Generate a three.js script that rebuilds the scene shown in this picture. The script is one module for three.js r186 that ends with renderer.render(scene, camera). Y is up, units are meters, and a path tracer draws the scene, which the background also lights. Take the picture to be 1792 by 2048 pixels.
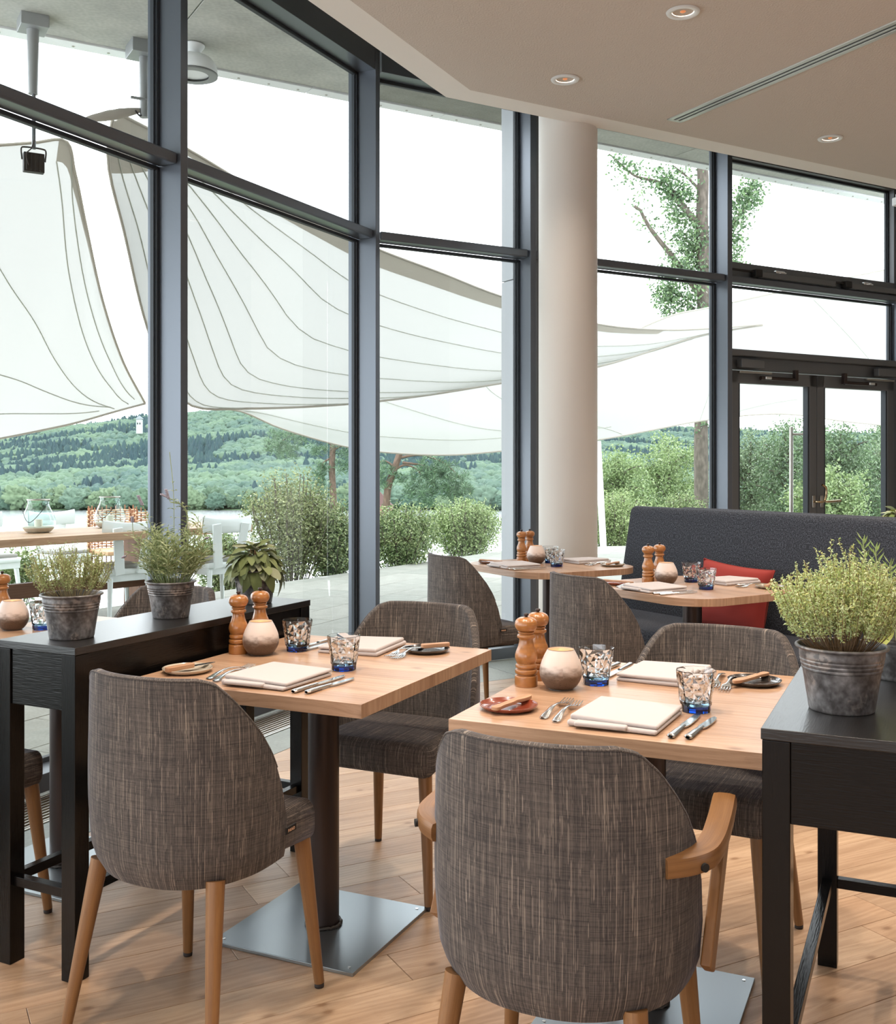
import * as THREE from 'three';
import { RoundedBoxGeometry } from 'three/addons/geometries/RoundedBoxGeometry.js';
import { mergeGeometries, toCreasedNormals } from 'three/addons/utils/BufferGeometryUtils.js';
import { ImprovedNoise } from 'three/addons/math/ImprovedNoise.js';

// ---------------------------------------------------------------- camera, sky, exposure
const scene = new THREE.Scene();
const camera = new THREE.PerspectiveCamera(51.77, 1792 / 2048, 0.05, 4000);   // a level view camera with a risen lens
camera.position.set(0, 1.32, 0);
camera.setViewOffset(1792, 2048, 0, 98, 1792, 2048);
camera.updateProjectionMatrix();
scene.background = new THREE.Color(3.9, 4.05, 4.3);                          // bright overcast sky
const renderer = new THREE.WebGLRenderer({ antialias: true });
renderer.toneMapping = THREE.LinearToneMapping;
renderer.toneMappingExposure = 1.25;
renderer.shadowMap.enabled = true;
const LAMP = { color: new THREE.Color(1.0, 0.87, 0.74), power: 8.8 };           // the ceiling downlights

// ---------------------------------------------------------------- helpers
const R = (deg) => deg * Math.PI / 180;
function rng(seed) { let a = seed >>> 0; return () => { a = (a + 0x6d2b79f5) | 0; let t = Math.imul(a ^ (a >>> 15), 1 | a); t = (t + Math.imul(t ^ (t >>> 7), 61 | t)) ^ t; return ((t ^ (t >>> 14)) >>> 0) / 4294967296; }; }
const perlin = new ImprovedNoise();
const nz = (x, y, z = 0) => perlin.noise(x, y, z);
const fbm = (x, y, z = 0, o = 4) => { let s = 0, a = 0.5; for (let i = 0; i < o; i++) { s += a * perlin.noise(x, y, z + i * 7.3); x *= 2; y *= 2; a *= 0.5; } return s; };
const clamp = (x, a = 0, b = 1) => Math.min(b, Math.max(a, x)), lerp = (a, b, t) => a + (b - a) * t, smooth = (t) => { t = clamp(t); return t * t * (3 - 2 * t); };
const interp = (x, pts) => { if (x <= pts[0][0]) return pts[0][1]; for (let i = 1; i < pts.length; i++) if (x <= pts[i][0]) { const [x0, y0] = pts[i - 1], [x1, y1] = pts[i]; return lerp(y0, y1, (x - x0) / (x1 - x0)); } return pts[pts.length - 1][1]; };
const V3 = (x, y, z) => new THREE.Vector3(x, y, z);
const used = new Map();
function numbered(name) { const n = used.get(name) ?? 0; used.set(name, n + 1); return n ? name + '_' + String(n).padStart(3, '0') : name; }
function shadowed(o) { o.traverse((m) => { if (m.isMesh) { m.castShadow = true; m.receiveShadow = true; } }); return o; }
function tag(o, label, category, group, kind) { if (label) o.userData.label = label; if (category) o.userData.category = category; if (group) o.userData.group = group; if (kind) o.userData.kind = kind; return o; }
// a thing: a Group at its base; x, d = metres right of and in front of the camera, facing = azimuth of its local -z
function thing(name, label, category, [x, y, d] = [0, 0, 0], facing = 0, group) {
  const o = new THREE.Group(); o.name = numbered(name); o.position.set(x, y, -d); o.rotation.y = -R(facing); scene.add(o);
  return tag(o, label, category, group);
}
function part(name, geo, m, parent, label) {
  const o = new THREE.Mesh(geo, m); o.name = name; o.castShadow = o.receiveShadow = true; (parent ?? scene).add(o); if (label) o.userData.label = label; return o;
}
function copyOf(src, label, [x, y, d], facing, group) {
  const o = src.clone(); o.name = numbered(src.name.replace(/_\d+$/, '')); o.position.set(x, y, -d); o.rotation.set(0, -R(facing), 0); o.userData = { ...src.userData, label }; if (group) o.userData.group = group; scene.add(o); return o;
}
const merge = (list) => mergeGeometries(list.map((g) => { const n = g.index ? g.toNonIndexed() : g.clone(); if (!n.attributes.normal) n.computeVertexNormals(); if (!n.attributes.uv) n.setAttribute('uv', new THREE.BufferAttribute(new Float32Array(n.attributes.position.count * 2), 2)); for (const k of Object.keys(n.attributes)) if (!['position', 'normal', 'uv'].includes(k)) n.deleteAttribute(k); return n; }));
// uv in metres by the face's main direction; u runs along the grain axis
function boxUV(g, grain = 'x', du = 0, dv = 0) {
  const n = g.index ? g.toNonIndexed() : g, p = n.attributes.position, uv = new Float32Array(p.count * 2), a = V3(), b = V3(), c = V3();
  for (let i = 0; i < p.count; i += 3) {
    a.fromBufferAttribute(p, i); b.fromBufferAttribute(p, i + 1); c.fromBufferAttribute(p, i + 2);
    const f = b.clone().sub(a).cross(c.clone().sub(a)), ax = Math.abs(f.x), ay = Math.abs(f.y), az = Math.abs(f.z), drop = ax >= ay && ax >= az ? 'x' : ay >= az ? 'y' : 'z';
    const rest = ['x', 'y', 'z'].filter((k) => k !== drop), U = rest.includes(grain) ? grain : rest[0], W = rest.find((k) => k !== U);
    [a, b, c].forEach((q, k) => { uv[(i + k) * 2] = q[U] + du; uv[(i + k) * 2 + 1] = q[W] + dv; });
  }
  n.setAttribute('uv', new THREE.BufferAttribute(uv, 2)); return n;
}
const box = (w, h, d, x = 0, y = 0, z = 0, r = 0.003, seg = 2) => { r = Math.min(r, w / 2.01, h / 2.01, d / 2.01); const g = r > 0 ? new RoundedBoxGeometry(w, h, d, seg, r) : new THREE.BoxGeometry(w, h, d); g.translate(x, y, z); return g; };
const wbox = (w, h, d, x, y, z, grain, r = 0.002, du = 0, dv = 0) => boxUV(box(w, h, d, x, y, z, r, 1), grain, du, dv);
const lathe = (pts, seg = 32) => new THREE.LatheGeometry(pts.map(([r, y]) => new THREE.Vector2(r, y)), seg);
const slathe = (pts, seg = 40, n = 60) => { const c = new THREE.CatmullRomCurve3(pts.map(([r, y]) => V3(r, y, 0)), false, 'centripetal'); return lathe(c.getPoints(n).map((p) => [Math.max(0, p.x), p.y]), seg); };
const tube = (pts, r, seg = 16, rad = 8, closed = false) => new THREE.TubeGeometry(new THREE.CatmullRomCurve3(pts, closed, 'centripetal'), seg, r, rad, closed);
// a round bar between two points that tapers
function bar(a, b, r0, r1, seg = 10) {
  const l = a.distanceTo(b), g = new THREE.CylinderGeometry(r1, r0, l, seg, 1); g.translate(0, l / 2, 0);
  g.applyQuaternion(new THREE.Quaternion().setFromUnitVectors(V3(0, 1, 0), b.clone().sub(a).normalize())); g.translate(a.x, a.y, a.z); return g;
}
// a grid surface from f(i/n, j/m) -> Vector3
function grid(n, m, f, uvf) {
  const pos = [], uv = [], idx = [];
  for (let i = 0; i <= n; i++) for (let j = 0; j <= m; j++) { const p = f(i / n, j / m, i, j); pos.push(p.x, p.y, p.z); const t = uvf ? uvf(i / n, j / m, p) : [i / n, j / m]; uv.push(t[0], t[1]); }
  for (let i = 0; i < n; i++) for (let j = 0; j < m; j++) { const a = i * (m + 1) + j, b = a + m + 1; idx.push(a, b, a + 1, b, b + 1, a + 1); }
  const g = new THREE.BufferGeometry(); g.setAttribute('position', new THREE.Float32BufferAttribute(pos, 3)); g.setAttribute('uv', new THREE.Float32BufferAttribute(uv, 2)); g.setIndex(idx); g.computeVertexNormals(); return g;
}
function texture(size, f, { srgb = true, mirror = true, rx = 1, ry = 1, h } = {}) {
  h = h ?? size; const data = new Uint8Array(size * h * 4);
  for (let j = 0; j < h; j++) for (let i = 0; i < size; i++) { const c = f(i / size, j / h, i, j), o = (j * size + i) * 4; for (let k = 0; k < 3; k++) data[o + k] = clamp(Array.isArray(c) ? c[k] : c, 0, 255); data[o + 3] = 255; }
  const t = new THREE.DataTexture(data, size, h); t.wrapS = t.wrapT = mirror ? THREE.MirroredRepeatWrapping : THREE.RepeatWrapping; t.magFilter = THREE.LinearFilter; t.minFilter = THREE.LinearMipmapLinearFilter;
  t.repeat.set(rx, ry); if (srgb) t.colorSpace = THREE.SRGBColorSpace; t.needsUpdate = true; return t;
}
const again = (t, rx, ry) => { const c = t.clone(); c.repeat.set(rx, ry); c.needsUpdate = true; return c; };
const mix3 = (a, b, t) => [lerp(a[0], b[0], t), lerp(a[1], b[1], t), lerp(a[2], b[2], t)];
const std = (p) => new THREE.MeshStandardMaterial({ side: THREE.DoubleSide, ...p });
const phy = (p) => new THREE.MeshPhysicalMaterial({ side: THREE.DoubleSide, ...p });
const srgb = (r, g, b) => new THREE.Color().setRGB(r / 255, g / 255, b / 255, THREE.SRGBColorSpace);

// ---------------------------------------------------------------- textures and materials
// oak: u along the grain; one texture covers 1.6 m along and 0.5 m across
function woodPattern(seed, dark, light, knots = 5, contrast = 1) {
  const r = rng(seed), ks = [...Array(knots)].map(() => [r(), r(), 0.5 + r()]);
  return (u, v) => {
    let y = v * 0.5, x = u * 1.6, bend = 0, knot = 0;
    for (const [kx, ky, s] of ks) { const dx = (u - kx) * 1.6, dy = (v - ky) * 0.5, q = Math.exp(-(dx * dx * 160 + dy * dy * 2600) / s); bend += q * 0.016 * Math.sign(dy); knot += Math.exp(-(dx * dx * 5200 + dy * dy * 16000) / s); }
    y += bend;
    const w = fbm(x * 1.1 + seed, y * 7, seed) * 0.09, ring = 0.5 + 0.5 * Math.sin((y + w) * 260 + fbm(x * 2, y * 20, 3) * 5);
    const broad = fbm(x * 1.3, y * 16, seed + 5), fibre = nz(x * 14, y * 620, seed), pore = nz(x * 30, y * 900, seed + 9);
    let t = 0.56 + 0.22 * contrast * (ring - 0.5) + 0.55 * broad * contrast + 0.16 * fibre + (pore > 0.42 ? -0.16 : 0) - knot * 0.8;
    return mix3(dark, light, clamp(t));
  };
}
const oakTex = texture(1024, woodPattern(3, [158, 128, 100], [232, 208, 180], 6, 0.8), { rx: 1 / 1.6, ry: 1 / 0.5 });
const oakBump = texture(512, (u, v) => 128 + 60 * nz(u * 22, v * 300, 4) + 40 * nz(u * 40, v * 620, 2), { srgb: false, rx: 1 / 1.6, ry: 1 / 0.5 });
const floorOak = [0, 1, 2, 3, 4, 5].map((k) => std({ map: oakTex, color: srgb(...[[222, 212, 205], [213, 202, 193], [230, 221, 213], [206, 194, 184], [221, 207, 196], [234, 226, 217]][k]), roughness: 0.42, bumpMap: oakBump, bumpScale: 0.0004 }));
const tableOak = [0, 1, 2, 3].map((k) => std({ map: oakTex, color: srgb(...[[228, 212, 204], [220, 203, 195], [233, 218, 210], [224, 206, 197]][k]), roughness: 0.30, bumpMap: oakBump, bumpScale: 0.0002 }));
const legOak = std({ map: oakTex, color: srgb(164, 134, 98), roughness: 0.4 });
const paleWood = std({ map: oakTex, color: srgb(232, 206, 190), roughness: 0.55 });
const teak = [0, 1, 2].map((k) => std({ map: oakTex, color: srgb(...[[214, 200, 184], [204, 188, 170], [222, 208, 192]][k]), roughness: 0.6 }));
const darkTeak = std({ map: oakTex, color: srgb(150, 122, 104), roughness: 0.6 });
const millWood = phy({ color: srgb(186, 124, 66), map: texture(256, (u, v) => { const t = 225 + 24 * nz(u * 6, v * 40, 2) + 10 * nz(u * 9, v * 120, 6); return [t, t - 3, t - 8]; }), roughness: 0.35, clearcoat: 0.6, clearcoatRoughness: 0.15 });
const blackOak = phy({ specularIntensity: 0.6, color: srgb(18, 17, 17), roughness: 0.24, map: texture(512, (u, v) => { const q = nz(u * 26, v * 330, 4) + 0.6 * nz(u * 60, v * 700, 8); return q > 0.5 ? 255 : 190 + 60 * q; }, { rx: 1 / 0.8, ry: 1 / 0.4 }), bumpMap: texture(512, (u, v) => 130 + 90 * nz(u * 16, v * 150, 4) + 60 * nz(u * 34, v * 330, 8), { srgb: false, rx: 1 / 0.8, ry: 1 / 0.4 }), bumpScale: 0.0004 });
const blackOakTop = phy({ color: srgb(20, 19, 19), roughness: 0.3, map: blackOak.map, bumpMap: blackOak.bumpMap, bumpScale: 0.0005, clearcoat: 0.5, clearcoatRoughness: 0.3 });
// linen with slubs: 0.4 m a side, threads run along v
const linen = (() => {
  const S = 1020, W = 2, r = rng(77), a = new Float32Array(S * S), b = new Float32Array(S * S);
  for (let i = 0; i < S; i += W) { const tone = r() * 0.26; let j = 0; while (j < S) { const len = 20 + r() * 170, slub = r() < 0.15 ? 0.15 + r() * 0.6 : r() * 0.22; for (let k = 0; k < len && j < S; k++, j++) { const e = Math.min(1, k / 12, (len - k) / 12); for (let q = 0; q < W; q++) a[j * S + i + q] = (tone + slub * e) * (q === 1 ? 1 : 0.72); } } }
  for (let j = 0; j < S; j += W) { const tone = r() * 0.26; let i = 0; while (i < S) { const len = 20 + r() * 120, s = r() < 0.3 ? -0.34 * r() : r() * 0.14; for (let k = 0; k < len && i < S; k++, i++) for (let q = 0; q < W; q++) b[(j + q) * S + i] = tone + s; } }
  const cell = (i, j) => (Math.floor(i / W) + Math.floor(j / W)) & 1;
  return { map: texture(S, (u, v, i, j) => { const k = j * S + i, over = cell(i, j), t = clamp(0.04 + 0.92 * a[k] * (over ? 1 : 0.7) + 0.30 * b[k] - (over ? 0 : 0.07) + 0.05 * nz(u * 9, v * 5)); return mix3([46, 42, 42], [206, 188, 168], t); }, { mirror: false, rx: 2, ry: 2 }), bump: texture(510, (u, v, i, j) => 100 + 80 * cell(i * 2, j * 2) + 60 * a[(j * 2) * S + i * 2], { srgb: false, mirror: false, rx: 2, ry: 2 }) };
})();
const fabric = phy({ map: linen.map, bumpMap: linen.bump, bumpScale: 0.0006, roughness: 0.92, sheen: 0.55, sheenColor: srgb(160, 172, 200), sheenRoughness: 0.6 });
const felt = phy({ map: texture(512, (u, v, i, j) => { const h = (Math.sin(i * 12.9898 + j * 78.233) * 43758.5453) % 1, q = 0.75 * nz(u * 70, v * 70, 3) + 0.6 * nz(u * 130, v * 130, 7) + 0.2 * Math.abs(h); const t = clamp(0.34 + q * 0.8); return mix3([17, 19, 24], [86, 89, 98], t); }, { rx: 2.2, ry: 2.2 }), roughness: 0.97, sheen: 0.3, sheenColor: srgb(120, 130, 150), sheenRoughness: 0.7 });
const redCloth = phy({ color: srgb(140, 42, 34), roughness: 0.9, bumpMap: linen.bump, bumpScale: 0.0004, sheen: 0.3, sheenColor: srgb(220, 120, 100) });
const napkinCloth = std({ color: srgb(190, 182, 180), roughness: 0.95, bumpMap: texture(256, (u, v) => 128 + 60 * nz(u * 70, v * 4, 3), { srgb: false, rx: 5, ry: 5 }), bumpScale: 0.0006 });
const plaster = std({ color: srgb(204, 192, 181), roughness: 0.95, bumpMap: texture(512, (u, v) => 128 + 90 * nz(u * 90, v * 90, 2) + 60 * nz(u * 180, v * 180, 5), { srgb: false, rx: 1.2, ry: 1.2 }), bumpScale: 0.002 });
const smoothPlaster = std({ color: srgb(236, 231, 224), roughness: 0.9 });
const columnPaint = std({ color: srgb(208, 201, 192), roughness: 0.6 });
const wallPaint = std({ color: srgb(168, 160, 150), roughness: 0.9 });
const aluminium = phy({ color: srgb(100, 106, 114), metalness: 0.6, roughness: 0.36, clearcoat: 0.2, clearcoatRoughness: 0.25 });
const darkAlu = std({ color: srgb(102, 105, 107), metalness: 0.3, roughness: 0.45 });
const gasket = std({ color: srgb(46, 52, 58), roughness: 0.55 });
const steel = std({ color: srgb(226, 227, 226), metalness: 1, roughness: 0.2 });
const satinSteel = std({ color: srgb(176, 172, 164), metalness: 1, roughness: 0.3 });
const rawSteel = std({ color: srgb(150, 157, 161), metalness: 0.9, roughness: 0.3 });
const brownSteel = std({ color: srgb(62, 52, 49), metalness: 0.6, roughness: 0.4 });
const weldSteel = std({ color: srgb(70, 66, 62), metalness: 0.8, roughness: 0.5 });
const brass = std({ color: srgb(186, 164, 130), metalness: 1, roughness: 0.25 });
const black = std({ color: srgb(20, 19, 18), roughness: 0.6 });
const rubber = std({ color: srgb(42, 32, 27), roughness: 0.7 });
const zincTex = texture(512, (u, v) => { const q = fbm(u * 9, v * 9, 4, 5), s = fbm(u * 36, v * 36, 9, 4), w = smooth((fbm(u * 7, v * 7, 21, 5) - 0.10) * 6) * (s > -0.05 ? 1 : 0.3); const t = clamp(0.42 + q * 1.3 + s * 0.7), c = mix3([72, 68, 67], [150, 148, 148], t); return mix3(c, [172, 158, 148], w * 0.6); }, { mirror: false });
const zinc = std({ map: zincTex, metalness: 0.55, roughness: 0.46, bumpMap: texture(256, (u, v) => 128 + 110 * nz(u * 12, v * 10, 3), { srgb: false }), bumpScale: 0.0008 });
const soil = std({ color: srgb(58, 44, 34), roughness: 1, bumpMap: texture(128, (u, v) => 128 + 120 * nz(u * 20, v * 20, 2), { srgb: false }), bumpScale: 0.004 });
const stone = [0, 1, 2].map((k) => std({ map: texture(256, (u, v) => { const t = 222 + 30 * fbm(u * 5, v * 5, 3 + k, 4) + 16 * nz(u * 60, v * 60, k); return [t, t, t - 6]; }, { rx: 1.2, ry: 1.2 }), color: srgb(...[[152, 153, 147], [146, 148, 142], [158, 158, 152]][k]), roughness: 0.75 }));
const innerStone = [0, 1].map((k) => std({ map: stone[k].map, color: srgb(...[[150, 156, 152], [157, 161, 156]][k]), roughness: 0.45 }));
const concrete = std({ map: texture(512, (u, v) => { const t = 218 + 44 * fbm(u * 5, v * 5, 3, 5) + 14 * nz(u * 90, v * 90, 9); return [t, t, t - 4]; }, { rx: 0.5, ry: 0.5 }), color: srgb(206, 206, 200), roughness: 0.9 });
const whiteMetal = std({ color: srgb(232, 234, 234), roughness: 0.45 });
const whitePaint = std({ color: srgb(226, 234, 232), roughness: 0.5 });
const greyPad = std({ color: srgb(158, 158, 152), roughness: 0.95 });
const pane = phy({ color: srgb(247, 251, 249), transmission: 1, roughness: 0, thickness: 0, ior: 1.5 });
const clearGlass = phy({ color: 0xffffff, transmission: 1, roughness: 0, thickness: 0.01, ior: 1.5, attenuationColor: srgb(196, 210, 220), attenuationDistance: 0.02 });
const blueGlass = phy({ color: 0xffffff, transmission: 1, roughness: 0, thickness: 0.02, ior: 1.5, attenuationColor: srgb(70, 150, 205), attenuationDistance: 0.022 });
const lanternGlass = phy({ color: srgb(240, 250, 250), transmission: 1, roughness: 0, thickness: 0, ior: 1.5 });
const sailCloth = phy({ color: srgb(166, 166, 162), roughness: 1, transmission: 0.5, thickness: 0 });
const sailBand = phy({ color: srgb(176, 170, 158), roughness: 1, transmission: 0.5, thickness: 0 });
const seamCloth = phy({ color: srgb(196, 198, 188), roughness: 1, transmission: 0.55, thickness: 0 });
const leafMat = (r, g, b, t = 0.3) => phy({ color: srgb(r, g, b), roughness: 0.75, transmission: t, thickness: 0 });
const bark = std({ map: texture(256, (u, v) => { const t = 200 + 90 * fbm(u * 14, v * 5, 3, 4); return [t, t, t]; }, { rx: 1, ry: 1 }), color: srgb(118, 108, 98), roughness: 1 });
const pineBark = std({ map: bark.map, color: srgb(124, 102, 88), roughness: 1 });
const waxWhite = phy({ color: srgb(240, 232, 216), roughness: 0.6, transmission: 0.2, thickness: 0 });
const flameGlow = std({ color: srgb(255, 170, 90), emissive: srgb(255, 150, 70), emissiveIntensity: 6 });
// candle glass: frosted above, bronze below
const candleGlass = phy({ map: texture(256, (u, v) => { const s = fbm(u * 12, v * 8, 3, 4), t = smooth((0.64 - v + s * 0.22) * 2.6), speck = nz(u * 60, v * 40, 4) > 0.42 ? -26 : 0; return mix3([226, 218, 212], [104 + speck, 82 + speck, 66 + speck], t); }, { mirror: false }), roughness: 0.55, transmission: 0.3, thickness: 0, clearcoat: 0.4, clearcoatRoughness: 0.3 });

// ---------------------------------------------------------------- the room: plan in (x, d), d = metres in front of the camera
const M2 = [-0.439, 6.615], AZ2 = 26.2, AZ3 = 59.5, H_CEIL = 3.475, H_TOP = 3.78;
const along = (p, az, t, off = 0) => [p[0] + Math.sin(R(az)) * t + Math.cos(R(az)) * off, p[1] + Math.cos(R(az)) * t - Math.sin(R(az)) * off];   // off = metres into the room
const n2 = [Math.cos(R(AZ2)), -Math.sin(R(AZ2))], n3 = [Math.cos(R(AZ3)), -Math.sin(R(AZ3))];
const cA = along(M2, AZ2, -9.4), cB = along(M2, AZ3, 5.6), cC = along(cB, AZ3 + 90, 9.5), cD = [5.2, -5.2], cE = [-3.9, -5.2];
const roomPlan = [cA, M2, cB, cC, cD, cE];
const structure = (o) => { o.userData.kind = 'structure'; return o; };
function clipPoly(poly, [nx, ny], c) {            // keeps dot(p, n) >= c
  const out = [];
  poly.forEach((p, i) => { const q = poly[(i + 1) % poly.length], a = p[0] * nx + p[1] * ny - c, b = q[0] * nx + q[1] * ny - c; if (a >= 0) out.push(p); if (a * b < 0) { const t = a / (a - b); out.push([lerp(p[0], q[0], t), lerp(p[1], q[1], t)]); } });
  return out;
}
// a flat slab over a plan polygon; its top is at y1
function slab(poly, y0, y1, bevel = 0) {
  const s = new THREE.Shape(poly.map(([x, d]) => new THREE.Vector2(x, d)));
  const g = new THREE.ExtrudeGeometry(s, bevel ? { depth: y1 - y0 - bevel, bevelEnabled: true, bevelThickness: bevel, bevelSize: bevel, bevelOffset: -bevel, bevelSegments: 1 } : { depth: y1 - y0, bevelEnabled: false });
  g.rotateX(-Math.PI / 2); g.translate(0, y0, 0); return g;   // shape (x, d) lies at (x, y, -d)
}
const dot2 = (p, n) => p[0] * n[0] + p[1] * n[1];
const c2 = dot2(M2, n2), c3 = dot2(M2, n3);

// floor: an under-floor, oak planks one by one where the camera sees them, stone border, convector grille
const floor = structure(part('floor', slab(roomPlan, -0.2, -0.012), floorOak[1], scene));
{
  const az = 62, pd = [Math.sin(R(az)), Math.cos(R(az))], pn = [Math.cos(R(az)), -Math.sin(R(az))], W = 0.158, S0 = -3.053, rnd = rng(11);
  const anchors = { 3: 1.186, 0: 1.444, '-1': 0.98, 6: 2.455, 2: 0.298 };
  const wood = clipPoly(clipPoly(clipPoly(clipPoly(roomPlan, n2, c2 + 0.5), n3, c3 + 0.55), [0, 1], 1.5), [0, -1], -8.6);
  const inView = (x, d) => d > 1.4 && Math.abs(x) < 0.46 * d + 0.35;
  let many = 0;
  const rest = [];
  for (let row = -32; row < 12; row++) {
    let t = (anchors[row] ?? rnd() * 1.9) - 1.9 * 5;
    for (let k = 0; k < 12; k++) {
      const len = anchors[row] !== undefined ? 1.9 : 1.5 + rnd() * 0.7, s0 = S0 + row * W, g = 0.0008;
      const corner = (a, s) => [pd[0] * a + pn[0] * s, pd[1] * a + pn[1] * s];
      const poly = clipPoly(clipPoly(clipPoly(clipPoly([corner(t + g, s0 + g), corner(t + len - g, s0 + g), corner(t + len - g, s0 + W - g), corner(t + g, s0 + W - g)], n2, c2 + 0.5), n3, c3 + 0.55), [0, 1], 1.2), [0, -1], -9.5);
      const a0 = t; t += len;
      if (poly.length < 3 || !poly.some(([x, d]) => inView(x, d))) continue;
      const q = slab(poly, -0.012, 0, 0.0008), p = q.attributes.position, uv = [], ou = rnd() * 9, ov = rnd() * 7;
      for (let i = 0; i < p.count; i++) { const x = p.getX(i), d = -p.getZ(i); uv.push(x * pd[0] + d * pd[1] - a0 + ou, x * pn[0] + d * pn[1] - s0 + ov); }
      q.setAttribute('uv', new THREE.Float32BufferAttribute(uv, 2));
      const m = floorOak[Math.floor(rnd() * 6)];
      part('plank', q, m, floor); many++;
    }
  }
  // oak beyond the frame, below and behind the camera
  for (const poly of [clipPoly(clipPoly(roomPlan, n2, c2 + 0.5), [0, -1], -1.2)]) part('plank_field', boxUV(slab(poly, -0.012, 0), 'x'), floorOak[1], floor);
  // stone border along the glazing: slabs 0.9 m long
  const stones = (p, az, t0, t1, w0, w1, m0) => { let k = 0; for (let t = t0; t < t1 - 0.05; t += 0.92) { const e = Math.min(t1, t + 0.92) - 0.004; part('stone_slab', boxUV(slab([along(p, az, t, w0), along(p, az, e, w0), along(p, az, e, w1), along(p, az, t, w1)], -0.012, 0, 0.001), 'x'), innerStone[(k++ + m0) % 2], floor); } };
  stones(M2, AZ2, -7.4, 0.25, 0.285, 0.496, 0);
  stones(M2, AZ3, -0.2, 5.5, 0.004, 0.546, 1);
  // convector grille beside the glazing
  const gr = structure(thing('trim_1', null, null, [0, 0, 0]));
  const fr = []; for (const o of [0.03, 0.27]) { const a = along(M2, AZ2, -7.4, o), b = along(M2, AZ2, -0.05, o); const g = box(7.35, 0.012, 0.014, 0, 0, 0, 0.002); g.rotateY(R(90 - AZ2)); g.translate((a[0] + b[0]) / 2, -0.005, -(a[1] + b[1]) / 2); fr.push(g); }
  part('frame', merge(fr), satinSteel, gr);
  const sl = []; for (let i = 0; i < 9; i++) { const o = 0.05 + i * 0.025, a = along(M2, AZ2, -7.4, o), b = along(M2, AZ2, -0.05, o); const g = box(7.35, 0.01, 0.009, 0, 0, 0, 0); g.rotateY(R(90 - AZ2)); g.translate((a[0] + b[0]) / 2, -0.006, -(a[1] + b[1]) / 2); part('slat', g, satinSteel, gr); }
}

// ceiling: dropped slab with a smooth border strip along the glazing, and the room's lid above
const EDGE = along(M2, AZ3, 0, 0);
const e2 = c2 + 0.74 - 0.18, e3 = c3 + 0.74 - 0.18;
const lid = structure(part('roof_slab', slab([along(cA, AZ2 - 90, 0.3), along(M2, 43 - 90, 0.3), along(cB, AZ3 - 90, 0.3), along(cC, AZ3, 0.4), [5.5, -5.6], [-4.3, -5.6]], 4.25, 4.5), concrete, scene));
const ceilOuter = clipPoly(clipPoly(roomPlan, n2, e2), n3, e3), ceilInner = clipPoly(clipPoly(roomPlan, n2, e2 + 0.18), n3, e3 + 0.18);
const ceiling = structure(part('ceiling', boxUV(slab(ceilOuter, H_CEIL, H_CEIL + 0.1), 'x'), smoothPlaster, scene));
part('plaster_field', boxUV(slab(ceilInner, H_CEIL - 0.003, H_CEIL), 'x'), plaster, ceiling);
{ // upstand of the ceiling edge
  const L2 = (t) => along(M2, AZ2, t, e2 - c2), L3 = (t) => along(M2, AZ3, t, e3 - c3);
}

// walls out of the frame: plaster, with unseen window openings added behind the camera to let in daylight
function wallWith(name, p, q, openings, m = wallPaint, y1 = 4.25) {
  const L = Math.hypot(q[0] - p[0], q[1] - p[1]), az = Math.atan2(q[0] - p[0], q[1] - p[1]) / R(1), g = [];
  let t = 0; const add = (a, b, y0, yy) => { if (b - a > 0.01 && yy - y0 > 0.01) { const w = box(b - a, yy - y0, 0.25, (a + b) / 2, (y0 + yy) / 2, -0.125, 0); g.push(w); } };
  for (const [a, b, s, h] of openings) { add(t, a, 0, y1); add(a, b, 0, s); add(a, b, h, y1); t = b; }
  add(t, L, 0, y1);
  const o = structure(part(name, merge(g), m, scene)); o.position.set(p[0], 0, -p[1]); o.rotation.y = R(90 - az); return o;
}
wallWith('wall_right', cB, cC, []);
wallWith('wall_back', cC, cD, [[1.2, 3.2, 0.9, 2.4]]);
wallWith('wall_rear', cD, cE, [[5.2, 8.4, 0.9, 2.6]]);
wallWith('wall_left', cE, cA, [[0.3, 2.4, 0.3, 3.3]]);

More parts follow.
